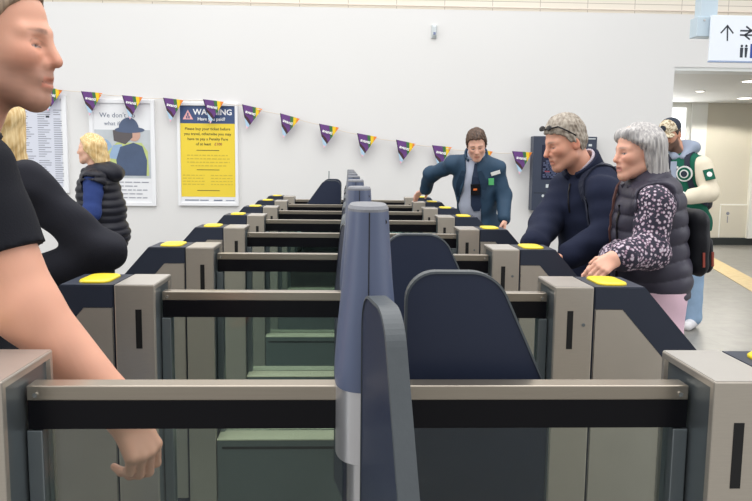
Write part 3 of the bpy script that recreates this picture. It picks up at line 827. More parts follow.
def face_cols(h, skin, stubble=None, lips=None, brow=(.08, .06, .05), beard=None, iris=(.06, .07, .08), rosy=.25, lid=.004):
    sk = np.array(skin, np.float32)
    def f(P):
        F, L, U = h.loc(P); c = np.tile(sk, (len(P), 1))
        n = sn(P, 90, 3)[:, None]; c *= 1+.05*n
        def mix(mask, col): 
            nonlocal c; m = np.clip(mask, 0, 1)[:, None]; c = c*(1-m)+np.array(col, np.float32)*m
        near = (np.sqrt(F**2+L**2+U**2) < .2)
        sm = lambda d, w: 1-np.clip(d/w, 0, 1)
        for l in (-1, 1):
            mix(near*rosy*sm(np.sqrt((F-.075)**2+(L-l*.042)**2+(U+.03)**2), .045), sk*np.array((1.08, .68, .62)))
        mix(near*rosy*sm(np.sqrt((F-.115)**2+L**2+(U+.035)**2), .03), sk*np.array((1.05, .66, .6)))
        mix(near*rosy*1.2*sm(np.sqrt((F+.012)**2+(np.abs(L)-.08)**2+(U+.012)**2), .045), sk*np.array((1.05, .6, .55)))
        if stubble is not None:
            m = np.clip((-.035-U)/.02, 0, 1)*np.clip((F-.0)/.03, 0, 1)*np.clip((U+.15)/.02, 0, 1)*near
            mix(m*(.5+.06*sn(P, 300, 5)), stubble)
        if beard is not None:
            m = np.clip((-.052-U+np.clip(.06-F, 0, 1)*.6)/.012, 0, 1)*np.clip((F+.005)/.02, 0, 1)*near
            m = np.maximum(m, near*(np.abs(U+.054) < .007)*(F > .085)*1.)
            mix(m*.92, beard)
        lp = lips if lips is not None else sk*np.array((.86, .60, .58))
        mix(near*sm(np.maximum(np.abs(U+.074)-.009, 0), .004)*(np.abs(L) < .024)*(F > .085)*.8, lp)
        mix(near*sm(np.maximum(np.abs(U+.0735)-.0008, 0), .002)*(np.abs(L) < .024)*(F > .08)*.85, sk*.22)
        bz = .026-.10*np.maximum(np.abs(L)-.03, 0)
        tp = np.clip((.056-np.abs(L))/.03, 0, 1)
        mix(near*sm(np.maximum(np.abs(U-bz-.001)-.0026*tp, 0), .004)*np.clip((np.abs(L)-.010)/.006, 0, 1)*tp**.5*(F > .055)*(.62+.12*sn(P, 420, 8)), brow)
        for l in (-1, 1):
            d = np.sqrt(((L-l*.031)/1.25)**2+((U-.0005)*1.35)**2)
            e = near*(F > .074)*(d < .0115)*(U < lid)
            mix(e*.85, (.50, .46, .43)); mix(near*(F > .074)*(U < lid)*(np.sqrt((L-l*.031)**2+(U-.0)**2) < .0064)*1., iris)
            mix(near*(F > .07)*(np.abs(L-l*.031) < .0145)*sm(np.abs(U-lid+16*(L-l*.031)**2), .003)*.9, (.035, .022, .018))
            mix(near*(F > .07)*sm(np.abs(d-.0132), .0025)*.3*(U > -.004), np.array(brow)*.8)
        return c
    return f
def hand_ops(sh, W, d, n, t, curl=.5, S=1.0, thumb=.6, k=.004):
    """wrist W, finger direction d, palm normal n, thumb side t; fingers bend towards n"""
    d = nv(d); n = nv(np.asarray(n)-d*(np.asarray(n)@d)); t0 = np.cross(d, n); t = t0 if t0@np.asarray(t) > 0 else -t0
    offs = (.030, .010, -.010, -.028); ln = (1., 1.1, 1.02, .8); kn = (.088, .092, .088, .08)
    sh.cap(W-d*.03*S, W+d*.02*S, .026*S, .026*S, .02, flat=(n, .72))
    for i in range(4):
        b = W+(d*.015+t*offs[i]*.6)*S; K = W+(d*kn[i]+t*offs[i])*S
        sh.cap(b, K, .0155*S, .0125*S, .012*S)
    sh.cap(W+(d*.02+t*.018)*S, W+(d*.055+t*.030+n*.008)*S, .018*S, .015*S, .015*S)
    for i in range(4):
        p = W+(d*kn[i]+t*offs[i])*S; an = curl*.55*(1+.08*i); cd, cn = d, n
        for L, r0, r1, m in ((.044, .0102, .0092, 1.), (.027, .0092, .0084, 1.25), (.022, .0084, .0068, .8)):
            x = an*m; cd, cn = nv(cd*math.cos(x)+cn*math.sin(x)), nv(cn*math.cos(x)-cd*math.sin(x))
            q = p+cd*L*ln[i]*S; sh.cap(p, q, r0*S, r1*S, k); p = q
def hand(sh, W, d, n, t, **kw):
    d = nv(d); nn = nv(np.asarray(n)-d*(np.asarray(n)@d))
    W = np.asarray(W, np.float32); S = kw.get('S', 1.0)
    hand_ops(sh, W, d, n, t, **{k: v for k, v in kw.items() if k != 'thumbdir'})
    t0 = np.cross(d, nn); tt = t0 if t0@np.asarray(t) > 0 else -t0
    b = W+(d*.028+tt*.030+nn*.010)*S; d1 = nv(d*.62+tt*.62+nn*.45); p1 = b+d1*.040*S; d2 = nv(d*.85+tt*.15+nn*.5); p2 = p1+d2*.032*S
    sh.cap(b-d1*.02*S, p1, .0145*S, .0115*S, .01*S); sh.cap(p1, p2, .0112*S, .0085*S, .004)
class Body:
    def __init__(s, name, label, P, N, f, sh, el, wr, hips=None, knees=None, ank=None, w=1, d=1, head=None):
        """P pelvis, N neck base, f forward, sh/el/wr/...: (left, right)"""
        s.P, s.N = V(*P), V(*N); s.u = nv(s.N-s.P); f = V(f[0], f[1], 0); s.f = nv(f-s.u*(f@s.u)); s.l = np.cross(s.u, s.f)
        s.sh = [V(*a) for a in sh]; s.el = [V(*a) for a in el]; s.wr = [V(*a) for a in wr]
        s.w, s.d, s.head = w, d, head
        fh = nv(V(f[0], f[1], 0)); lh = np.cross(V(0, 0, 1), fh); g = V(s.P[0], s.P[1], 0)
        s.fh, s.lh = fh, lh
        s.hips = [s.P+lh*.09*q-V(0, 0, .04) for q in (1, -1)]
        s.ank = [V(*a) for a in ank] if ank else [V(g[0], g[1], .085)+lh*.10*q-fh*.03 for q in (1, -1)]
        s.kn = [V(*a) for a in knees] if knees else [(s.hips[i]+s.ank[i])/2+fh*.035 for i in (0, 1)]
        s.e = empty('person', (float(g[0]), float(g[1]), 0)); tag(s.e, label, 'person')
        bpy.context.view_layer.update()
        s.handc = []
    def torso(s, sh, off=0, belly=0, k=.05):
        A = (s.f, s.l, s.u); L = np.linalg.norm(s.N-s.P); at_ = lambda t, f=0: s.P+(s.N-s.P)*t+s.f*f
        d, w = s.d, s.w
        sh.ell(at_(-.08, -.01), A, np.array((.118*d, .165*w, .15))+off, k)
        sh.ell(at_(.32, .005), A, np.array((.112*d+belly, .148*w, .20))+off, k)
        sh.ell(at_(.66, .0), A, np.array((.122*d, .172*w, .20))+off, k)
        base = s.N-s.u*.055
        for q in s.sh: sh.cap(base-s.f*.01, q, .062+off, .056+off, k)
        return sh
    def arm(s, sh, i, off=0, r=(.054, .045, .031), k=.025, to=1.0):
        sh.cap(s.sh[i], s.el[i], r[0]+off, r[1]+off, k)
        sh.cap(s.el[i], s.el[i]+(s.wr[i]-s.el[i])*to, r[1]+off, r[1]+(r[2]-r[1])*to+off, k)
    def legs(s, sh, off=0, r=(.088, .056, .04), k=.03, to=1.):
        for i in (0, 1):
            sh.cap(s.hips[i], s.kn[i], r[0]+off, r[1]+off, k)
            sh.cap(s.kn[i], s.kn[i]+(s.ank[i]-s.kn[i])*to, r[1]+off, r[2]+off, k)
    def body(s, vox, cols, hands=(), neck=.055, jaw=1, nose=1, hvox=None, hdvox=None, headvox=None, armr=(.054, .045, .031)):
        sh = Shape(); s.torso(sh, -.012)
        for i in (0, 1): s.arm(sh, i, 0, armr)
        s.legs(sh, -.012)
        for i in (0, 1): sh.cap(s.ank[i]-V(0, 0, .03), s.ank[i]+s.fh*.12-V(0, 0, .05), .034, .028, .02)
        h = s.head
        sh.cap(s.N-s.u*.05, h.w(-.025, 0, -.055), neck*1.08, neck, .03)
        boxes = []
        for (i, d, n, t, kw) in hands:
            hand(sh, s.wr[i], d, n, t, **kw); c = s.wr[i]+nv(d)*.09; boxes.append((c-.125, c+.125))
        head_ops(sh, h, jaw, nose)
        hr = .155*h.S/.9; hb = (h.c-hr, h.c+hr)
        fine = [(hb, headvox)]*(headvox is not None)+[(b, hdvox) for b in boxes if hdvox]
        sh_ = lambda b, m: (b[0]+m, b[1]-m)
        parts = [extract(sh, vox, holes=[sh_(b, vox*2) for b, v in fine])]
        for b, v in fine: parts.append(extract(sh, v, box=b))
        vs = np.concatenate([p[0] for p in parts]); o = 0; F = []
        for p in parts: F.append(p[1]+o); o += len(p[0])
        mesh_np('body', vs, np.concatenate(F), 'skin', s.e, cols)
        s.skin_shape = sh
    def shoes(s, m, vox=.008):
        for i in (0, 1):
            sh = Shape(); a = s.ank[i]
            sh.cap(a-s.fh*.03-V(0, 0, .03), a+s.fh*.15-V(0, 0, .045), .05, .042, .02); sh.cap(a-V(0, 0, .02), a+V(0, 0, .02), .05, .05, .02)
            sh.plane((0, 0, .001), (0, 0, -1)); build('shoe', sh, vox, m, s.e)
def folds(amp, f, seed): return lambda P: (amp*sn(P, f, seed)).astype(np.float32)
def short_hair(h, m, parent, vox, line=None, thick=.010, amp=.003, seed=1, top=0, freq=160):
    sh = Shape(); S = h.S
    sh.ell(h.w(-.012, 0, .042), h.ax(), (np.array((.100, .078, .094))+thick)*S+np.array((0, 0, top)), .01)
    sh.ell(h.w(-.02, 0, -.01), h.ax(), (np.array((.088, .074, .075))+thick*.7)*S, .03)
    xs, ys = line or ([-.13, -.06, -.03, .0, .012, .03, .05, .07, .09], [-.085, -.075, -.03, -.012, -.012, .03, .05, .068, .074])
    def cutf(P):
        F, L, U = h.loc(P); return ((np.interp(F, xs, ys)-U)*.8*S).astype(np.float32)
    sh.cuts(cutf, .006)
    def dsp(P):
        F, L, U = h.loc(P); a = np.arctan2(L, F+.05)
        return (amp*(np.sin(a*26+U*60+2*sn(P, 40, seed))*.5+.7*sn(P, freq, seed))).astype(np.float32)
    sh.disp(dsp)
    return build('hair', sh, vox, m, parent)
# ------------------------------------------------------------------ the people
def Pt(px, py, Y): p = at(px, py, Y); return (p.x, p.y, p.z)
cloth('tee_black', rgb(24, 25, 32)); cloth('sweater_black', rgb(32, 33, 41)); cloth('jeans', rgb(62, 82, 118)); cloth('jeans_light', rgb(146, 172, 200), var=.15)
cloth('gilet_black', rgb(32, 33, 42), .45, .05); cloth('blue_knit', rgb(44, 62, 116)); cloth('staff_teal', rgb(44, 68, 90), .6); cloth('staff_lapel', rgb(34, 54, 74), .6); cloth('shirt_pale', rgb(178, 184, 200)); cloth('tie_navy', rgb(36, 48, 70), .6)
cloth('trousers_dark', rgb(28, 30, 38)); cloth('fleece_navy', rgb(27, 33, 54), .9, .25); cloth('olive_trouser', rgb(84, 88, 84)); cloth('collar_check', rgb(190, 180, 190))
cloth('gilet_grey', rgb(62, 60, 72), .42, .04); cloth('pink_trouser', rgb(222, 190, 204)); cloth('varsity_green', rgb(22, 92, 72)); cloth('varsity_cream', rgb(222, 212, 190)); cloth('hoodie_grey', rgb(150, 160, 178))
cloth('bag_black', rgb(30, 31, 36), .5, .06); cloth('strap_dark', rgb(34, 38, 54), .6); cloth('zip_red', rgb(150, 70, 58), .5); cloth('white_trim', rgb(230, 230, 226)); cloth('shoe_dark', rgb(40, 38, 38), .5); cloth('shoe_white', rgb(220, 218, 220), .5)
cloth('strap_brown', rgb(92, 62, 58), .6); cloth('badge_green', rgb(96, 190, 120), .5); cloth('phone_black', rgb(22, 22, 26), .3, 0); cloth('orange_led', rgb(230, 120, 60), .4, 0); cloth('lens_dark', rgb(40, 38, 40), .2, 0)
hair_mat('hair_brown', rgb(58, 42, 33), rgb(100, 74, 56)); hair_mat('hair_grey_short', rgb(126, 114, 100), rgb(180, 170, 156), (50, 50, 14)); hair_mat('hair_blonde', rgb(196, 158, 96), rgb(240, 216, 164)); hair_mat('hair_bob', rgb(136, 133, 133), rgb(198, 194, 190), (60, 60, 3)); hair_mat('hair_dark', rgb(40, 32, 28), rgb(78, 62, 50)); hair_mat('hair_cropped', rgb(96, 78, 62), rgb(150, 128, 106))
def floral():
    m, nt, p = nodes('floral_sleeve'); p.inputs['Roughness'].default_value = .8
    tc = nt.nodes.new('ShaderNodeTexCoord')
    vo = nt.nodes.new('ShaderNodeTexVoronoi'); vo.inputs['Scale'].default_value = 74
    nz = nt.nodes.new('ShaderNodeTexNoise'); nz.inputs['Scale'].default_value = 48; nz.inputs['Detail'].default_value = 3
    nt.links.new(tc.outputs['Object'], nz.inputs['Vector'])
    nt.links.new(tc.outputs['Object'], vo.inputs['Vector'])
    a = nt.nodes.new('ShaderNodeValToRGB'); a.color_ramp.interpolation = 'CONSTANT'
    e = a.color_ramp.elements; e[0].color = (*rgb(196, 186, 196), 1); e[1].position = .47; e[1].color = (*rgb(40, 38, 54), 1)
    x = e.new(.33); x.color = (*rgb(150, 122, 140), 1)
    nt.links.new(vo.outputs['Distance'], a.inputs[0])
    g = nt.nodes.new('ShaderNodeMath'); g.operation = 'GREATER_THAN'; g.inputs[1].default_value = .40; nt.links.new(nz.outputs['Fac'], g.inputs[0])
    mx = nt.nodes.new('ShaderNodeMix'); mx.data_type = 'RGBA'; mx.inputs['A'].default_value = (*rgb(40, 38, 54), 1)
    nt.links.new(g.outputs[0], mx.inputs['Factor']); nt.links.new(a.outputs[0], mx.inputs['B']); nt.links.new(mx.outputs['Result'], p.inputs['Base Color'])
    M['floral'] = m
floral()
Z3 = V(0, 0, 1)
def jacket_ops(b, off, aoff, r=(.054, .045, .031), belly=0, hem=None, to=.97, amp=.004, f=38, seed=2, arms=True, armk=.03):
    sh = Shape(); b.torso(sh, off, belly)
    if hem is not None:   # length below the waist
        sh.ell(b.P-b.u*.06, (b.f, b.l, b.u), np.array((.128*b.d+belly, .178*b.w, .19))+off, .05)
    if arms:
        for i in (0, 1): b.arm(sh, i, aoff, r, armk, to)
    sh.disp(folds(amp, f, seed))
    if hem is not None: sh.plane(b.P-b.u*hem, -b.u)
    return sh
def trousers(b, m, vox=.008, off=.006, top=.02, r=(.088, .056, .04), to=.96):
    sh = Shape(); A = (b.f, b.l, b.u)
    sh.ell(b.P-b.u*.05, A, np.array((.118*b.d, .165*b.w, .15))+off, .05); b.legs(sh, off, r, .03, to); sh.disp(folds(.004, 30, 9)); sh.plane(b.P+b.u*top, b.u)
    return build('trousers', sh, vox, m, b.e)
def collar(b, h, m, r=.066, hgt=.05, th=.007, open_=0, lift=.03, vox=.005, name='collar', back=.01, lean=.0):
    """stand-up collar round the neck"""
    sh = Shape(); c0 = b.N-b.u*.02+b.u*lift
    ax = nv(h.w(-.02, 0, -.04)-c0); f = nv(b.f-ax*(b.f@ax)); l = np.cross(ax, f)
    def fn(P):
        D = P-c0; z = D@ax; x = D@f; y = D@l; R = np.sqrt((x/1.08)**2+y*y)
        a = np.arctan2(y, x); rr = r+lean*z
        d = np.maximum(np.abs(R-rr)-th, np.abs(z-hgt/2)-hgt/2)
        if open_: d = np.maximum(d, (open_-np.abs(a))*r)
        return d.astype(np.float32)
    sh._add(fn, c0, .14, 0, 'u')
    return build(name, sh, vox, m, b.e)
def patch(b, name, m, pts, th, parent=None, sm=True):
    """thin strip following a list of points"""
    bm = bmesh.new(); tube(bm, pts, th, 8); o = obj(name, bm, m, None, sm)
    p = parent or b.e; o.parent = p; o.matrix_parent_inverse = p.matrix_world.inverted(); return o
def ribbon(name, m, pts, nrm, w, th, parent):
    pts = [Vector(p) for p in pts]; rings = []
    for i, p in enumerate(pts):
        d = (pts[min(i+1, len(pts)-1)]-pts[max(i-1, 0)]).normalized(); n = Vector(nrm[i] if isinstance(nrm[0], (tuple, list, np.ndarray, Vector)) else nrm).normalized()
        s_ = d.cross(n).normalized(); n = s_.cross(d).normalized()
        ww = w[i] if isinstance(w, (list, tuple)) else w
        rings.append([p+s_*ww/2+n*th/2, p+s_*ww/2-n*th/2, p-s_*ww/2-n*th/2, p-s_*ww/2+n*th/2])
    bm = bmesh.new(); loft(bm, rings); o = obj(name, bm, m); o.parent = parent
    if parent: bpy.context.view_layer.update(); o.matrix_parent_inverse = parent.matrix_world.inverted()
    return o
def surf(sh, p, d, n=60, step=.006):
    """first hit of a volume walking from p along d"""
    p = np.asarray(p, np.float32); d = nv(d); P = p+np.arange(n)[:, None]*step*d
    v = sh.ev(P); i = np.argmax(v < 0) if (v < 0).any() else n-1
    return P[max(0, i-1)]
def onto(sh, pts, d, lift=.004): return [surf(sh, np.asarray(p)-nv(d)*.18, d)-nv(d)*lift for p in pts]

# --- man walking through the nearest aisle
Y = 1.62
h = Head(Pt(2, 42, Y), (1, -.06), 5, 1.01)
b = Body('person', 'bare-armed man in a black T-shirt walking past at the left photo edge', Pt(-42, 372, Y), Pt(-48, 135, Y), (1, 0), 
    (Pt(-36, 172, 1.84), Pt(-28, 172, 1.415)), (Pt(-70, 330, 1.88), Pt(26, 308, 1.40)), (Pt(-40, 430, 1.86), Pt(121, 411, 1.41)), w=1.12, d=1.0, head=h,
    knees=(Pt(-60, 580, 1.70), Pt(34, 575, 1.54)), ank=((-1.05, 1.70, .10), (-.62, 1.54, .085)))
b.body(.006, face_cols(h, rgb(222, 164, 138), stubble=rgb(136, 104, 90), brow=rgb(84, 62, 48), lid=-.002, rosy=.4), hands=[
    (1, (.45, .0, -.89), (-.75, .5, -.3), (.6, -.3, .4), dict(curl=1.15, S=1.08)), (0, (.1, 0, -1), (0, -1, 0), (1, 0, 0), dict(curl=.6))], neck=.062, jaw=1.06, hdvox=.003, headvox=.0038, armr=(.06, .060, .040))
short_hair(h, 'hair_cropped', b.e, .004, thick=.006, amp=.0012, line=([-.13, -.06, -.03, .0, .012, .03, .05, .07, .09], [-.085, -.075, -.03, -.012, .0, .042, .072, .09, .10]))
sh = jacket_ops(b, .008, .02, (.062, .054, .05), hem=.12, to=0, arms=False)
for i in (0, 1): sh.cap(b.sh[i], b.sh[i]+(b.el[i]-b.sh[i])*.60, .074, .074, .03)
for i in (0, 1):
    c = b.sh[i]+(b.el[i]-b.sh[i])*.60; ax_ = nv(b.el[i]-b.sh[i]); 
    sh.cut((lambda c, ax_: lambda P: np.where(np.sqrt((((P-c)-np.outer((P-c)@ax_, ax_))**2).sum(1)) < .10, (P-c)@ax_, -1).astype(np.float32))(c, ax_))
sh.disp(folds(.003, 34, 12))
build('t_shirt', sh, .006, 'tee_black', b.e)
collar(b, h, 'tee_black', .078, .04, .006, name='shirt_collar')
trousers(b, 'jeans'); b.shoes('shoe_dark')

# --- person in a black sweater behind him
Y = 2.52
h = Head(Pt(-16, 122, Y), (-1, .1), 5, .88)
b = Body('person', 'person in a black sweater with one elbow bent back, half hidden by the walking man', Pt(-16, 290, Y), Pt(-14, 172, Y), (-1, -.1),
    (Pt(26, 186, 2.36), Pt(-18, 186, 2.70)), (Pt(103, 252, 2.40), Pt(-40, 260, 2.7)), (Pt(26, 282, 2.40), Pt(-60, 290, 2.55)), w=.9, d=.9, head=h)
b.body(.007, face_cols(h, rgb(226, 180, 156)), hands=[(0, (-1, 0, -.2), (0, .5, -1), (0, -1, 0), dict(curl=.6)), (1, (-1, 0, 0), (0, 0, -1), (0, 1, 0), dict(curl=.6))], hdvox=.004)
sh = Shape()
sh.ell(h.w(-.02, 0, .035), h.ax(), np.array((.115, .088, .105))*h.S, .02); sh.cap(h.w(-.075, 0, .0), h.w(-.085, 0, -.19), .075*h.S, .055*h.S, .04)
sh.cuts((lambda h: lambda P: (lambda F, L, U: ((F-.045-.4*np.maximum(U-.05, 0)))*.8*h.S)(*h.loc(P)).astype(np.float32))(h), .01); sh.disp(folds(.004, 120, 4))
build('hair', sh, .006, 'hair_blonde', b.e)
sh = jacket_ops(b, .014, .024, (.048, .040, .034), hem=.14, to=.97, amp=.010, f=34, seed=21)
build('sweater', sh, .0065, 'sweater_black', b.e); collar(b, h, 'sweater_black', .066, .035, .008)
trousers(b, 'trousers_dark'); b.shoes('shoe_dark')

# --- blonde woman walking off to the left
Y = 6.3
h = Head(Pt(90, 149, Y), (-1, .12), 2, .90)
b = Body('person', 'blonde woman in a black hooded gilet and blue sleeves near the posters', Pt(101, 236, Y), Pt(98, 172, Y), (-1, .25),
    (Pt(94, 182, 6.1), Pt(96, 181, 6.48)), (Pt(92, 212, 6.02), Pt(86, 212, 6.56)), (Pt(78, 232, 6.0), Pt(70, 230, 6.5)), w=.95, d=1.0, head=h)
b.body(.008, face_cols(h, rgb(226, 178, 152)), hands=[(0, (-.4, 0, -1), (0, 1, 0), (-1, 0, 0), dict(curl=.5)), (1, (-.4, 0, -1), (0, -1, 0), (-1, 0, 0), dict(curl=.5))], hdvox=.005, headvox=.005)
sh = Shape()
sh.ell(h.w(-.02, 0, .038), h.ax(), np.array((.118, .092, .108))*h.S, .02)
for l in (-1, 1): sh.cap(h.w(-.03, l*.07, .02), h.w(-.10, l*.055, -.13), .05*h.S, .03*h.S, .04)
sh.cap(h.w(-.09, 0, .02), h.w(-.15, 0, -.14), .07*h.S, .035*h.S, .05)
sh.cuts((lambda h: lambda P: (lambda F, L, U: ((F-.035-.55*np.maximum(U-.03, 0)))*.8*h.S)(*h.loc(P)).astype(np.float32))(h), .012); sh.disp(folds(.006, 70, 6))
build('hair', sh, .007, 'hair_blonde', b.e)
sh = Shape(); b.torso(sh, .02)
for i in (0, 1): b.arm(sh, i, .026)
sh.disp(folds(.005, 40, 5)); sh.plane(b.P-b.u*.05, -b.u); build('jumper', sh, .009, 'blue_knit', b.e)
sh = Shape(); b.torso(sh, .048)
sh.ell(b.P+b.u*.02-b.f*.05, (b.f, b.l, b.u), (.19, .225, .17), .06); sh.ell(b.P+b.u*.22-b.f*.05, (b.f, b.l, b.u), (.165, .20, .17), .05)
b_ = b
sh.disp(lambda P: (-.011*np.abs(np.sin(((P-b_.P)@b_.u)*PI/.062+.35*np.sin(((P-b_.P)@b_.l)*14)))+.007).astype(np.float32))
for i in (0, 1):
    sh._add((lambda a, c: lambda P: (lambda t: np.sqrt(((P-a-t[:, None]*(c-a))**2).sum(1))-.088)(np.clip(((P-a)@(c-a))/float((c-a)@(c-a)), -.1, 1)))(b.sh[i]+b.l*(.02, -.02)[i]-Z3*.02, b.el[i]+b.l*(.08, -.08)[i]), (b.sh[i]+b.el[i])/2, .4, .01, 's')
sh.plane(b.P-b.u*.11, -b.u); build('gilet', sh, .008, 'gilet_black', b.e)
sh = Shape(); hc = b.N-b.f*.10+b.u*.0
sh.ell(hc, (nv(b.f+b.u*.3), b.l, nv(b.u-b.f*.3)), (.12, .155, .085), .03); sh.cap(b.N+b.f*.09+b.l*.05-b.u*.0, b.N-b.f*.06+b.l*.11, .04, .05, .05); sh.cap(b.N+b.f*.09-b.l*.05-b.u*.0, b.N-b.f*.06-b.l*.11, .04, .05, .05)
sh.disp(folds(.006, 35, 15)); build('hood', sh, .008, 'gilet_black', b.e)
trousers(b, 'trousers_dark', .01); b.shoes('shoe_dark')

# --- staff member leaning on the gates
Y = 6.22
h = Head(Pt(476.5, 144.5, 6.12), (-.14, -1), 28, .92, roll=-4)
b = Body('person', 'staff member in a teal jacket and tie leaning one hand on the gates', Pt(477, 224, 6.36), Pt(476, 157, 6.24), (-.12, -1),
    (Pt(497, 169, 6.2), Pt(453, 165, 6.26)), (Pt(503.5, 196, 6.2), Pt(431, 174, 6.46)), (Pt(504.5, 219, 6.08), Pt(425.5, 189.5, 6.6)), w=1.05, d=1.05, head=h)
b.body(.008, face_cols(h, rgb(222, 172, 150), brow=rgb(80, 60, 50), lid=.0), hands=[(1, (-.45, .5, -.32), (-.2, .1, -.9), (.9, .3, 0), dict(curl=.5)), (0, (-.1, -.2, -1), (-1, 0, 0), (0, -1, 0), dict(curl=.8))], neck=.058, jaw=1.08, hdvox=.004, headvox=.0045)
short_hair(h, 'hair_brown', b.e, .0055, thick=.012, amp=.006, top=.003, line=([-.13, -.06, -.03, .0, .015, .03, .05, .07, .09], [-.09, -.08, -.045, -.03, -.025, .035, .066, .082, .09]))
shirt = Shape(); b.torso(shirt, .006, .018); shirt.disp(folds(.004, 30, 3)); shirt.plane(b.P+b.u*.0, -b.u); build('shirt', shirt, .007, 'shirt_pale', b.e)
sh = jacket_ops(b, .02, .018, (.050, .045, .038), belly=.02, hem=.22, to=.96, amp=.0075, f=36, seed=8)
# open front
sh._add((lambda b: lambda P: (lambda D: np.maximum(np.abs(D@b.l+.045+.12*np.maximum(.40-D@b.u, 0))-(.045+.16*np.maximum(.50-D@b.u, 0)), .03-D@b.f).astype(np.float32))(P-b.P))(b), b.P, 1., .012, 's')
build('jacket', sh, .0065, 'staff_teal', b.e); jk = sh
collar(b, h, 'shirt_pale', .068, .045, .006, .25, name='shirt_collar'); collar(b, h, 'staff_teal', .082, .045, .008, .75, lift=.02, name='jacket_collar', lean=.25)
for q in (1, -1):
    ed = [b.P+b.u*z+b.l*(-.045-.12*max(.40-z, 0)+q*(.052+.16*max(.50-z, 0)+w_))+b.f*.05 for z, w_ in ((.50, .014), (.46, .02), (.40, .028), (.34, .026), (.27, .012))]
    ribbon('lapel', 'staff_lapel', onto(jk, ed, -b.f, .006), [b.f]*5, [.03, .05, .06, .045, .015], .008, b.e)
tp = [b.N-b.u*t+b.f*.08+b.l*s_ for t, s_ in ((.035, -.0), (.07, -.003), (.14, -.012), (.22, -.015), (.30, -.015), (.38, -.012), (.43, -.01))]
tp = onto(shirt, tp, -b.f, .006)
ribbon('tie', 'tie_navy', tp, [b.f]*len(tp), [.035, .045, .06, .075, .085, .092, .05], .008, b.e)
ribbon('lanyard', 'strap_dark', onto(shirt, [b.N-b.u*t+b.f*.08+b.l*s_ for t, s_ in ((.03, .06), (.10, .05), (.2, .02), (.27, -.01))], -b.f, .01), [b.f]*4, .014, .003, b.e)
q = onto(shirt, [b.N-b.u*.24+b.l*-.02], -b.f, .022)[0]
ribbon('radio', 'phone_black', [q-b.u*.045, q+b.u*.045], b.f, .075, .026, b.e); ribbon('radio_light', 'orange_led', [q-b.u*.004+b.f*.015, q+b.u*.012+b.f*.015], b.f, .03, .004, b.e)
q = onto(jk, [b.N-b.u*.125+b.l*.115, b.N-b.u*.105+b.l*.19], -b.f, .006); ribbon('name_badge', 'white_trim', q, b.f, .03, .005, b.e)
q = onto(jk, [b.N-b.u*.185+b.l*.115], -b.f, .010)[0]; ribbon('round_badge', 'badge_green', [q-b.u*.028, q+b.u*.028], b.f, .045, .006, b.e)
trousers(b, 'trousers_dark', .01); b.shoes('shoe_dark', .01)
# --- grey-haired man at the third gate
Y = 3.58
h = Head(Pt(565, 142, Y), (-1, -.22), 20, .95)
b = Body('person', 'grey-haired man in a navy half-zip fleece with sunglasses pushed up on his head', Pt(593, 272, Y+.03), Pt(588, 172, Y+.05), (-.86, -.5),
    (Pt(604, 193, 3.42), Pt(566, 188, 3.74)), (Pt(606, 236, 3.34), Pt(546, 224, 3.58)), (Pt(570, 255, 3.27), Pt(534, 244, 3.33)), w=1.0, d=1.02, head=h)
b.body(.006, face_cols(h, rgb(216, 158, 132), brow=rgb(120, 104, 92), lid=-.002, rosy=.45, stubble=rgb(200, 148, 126)), hands=[
    (0, (-.95, .1, -.15), (0, .1, -1), (.1, 1, 0), dict(curl=.55)), (1, (-.9, -.3, -.25), (0, 0, -1), (0, -1, 0), dict(curl=.5))], neck=.060, jaw=1.02, nose=1.04, hdvox=.0035, headvox=.0034)
short_hair(h, 'hair_grey_short', b.e, .0038, thick=.009, amp=.004, seed=5, top=.002, line=([-.13, -.09, -.05, -.03, .0, .012, .03, .05, .07, .09], [-.07, -.075, -.07, -.035, -.012, .0, .035, .055, .064, .07]))
# sunglasses on the hair
gl = None
tp = [h.w(.062, l*.066, .098-.012*abs(l)) for l in (-1.1, -.9, -.55, -.2, 0, .2, .55, .9, 1.1)]
tp = [h.w(.088-.034*abs(l)**2, l*.076, .096) for l in (-1., -.75, -.5, -.2, 0, .2, .5, .75, 1.)]
g = patch(b, 'sunglasses', 'lens_dark', tp, .004)
for l in (-1, 1):
    q = [Vector(h.w(.112-.018*abs(x), l*x*.078, .072)) for x in (.14, .82)]
    bm = bmesh.new(); c = h.w(.083, l*.037, .100); 
    sh = Shape(); sh.ell(c, (nv(h.f+h.u*.5), nv(h.l+h.f*-.35*l), nv(h.u-h.f*.5)), (.005, .027, .014), .01); build('lens', sh, .003, 'lens_dark', b.e)
    patch(b, 'temple_arm', 'lens_dark', [h.w(.054, l*.076, .096), h.w(.015, l*.090, .06), h.w(-.02, l*.089, .025)], .0035)
sh = jacket_ops(b, .02, .024, (.055, .049, .040), belly=.01, hem=.16, to=.97, amp=.0085, f=34, seed=31)
build('fleece', sh, .0055, 'fleece_navy', b.e); jk = sh
collar(b, h, 'collar_check', .068, .07, .006, .3, lift=.03, name='shirt_collar'); collar(b, h, 'fleece_navy', .080, .085, .010, .28, lift=.005, name='fleece_collar', lean=.10)
zp = onto(jk, [b.N-b.u*t+b.f*.05 for t in (.05, .09, .14, .19)], -b.f, .003); patch(b, 'zip', 'lens_dark', zp, .004)
patch(b, 'zip_pull', 'white_trim', [b.N+b.f*.088+b.u*.025-b.l*.0, b.N+b.f*.092-b.u*.015], .006)
q = onto(jk, [b.N-b.u*.12+b.l*.10], -b.f, .003)[0]; ribbon('chest_logo', 'white_trim', [q-b.u*.009, q+b.u*.009], b.f, .018, .003, b.e)
trousers(b, 'olive_trouser', .008); b.shoes('shoe_dark')
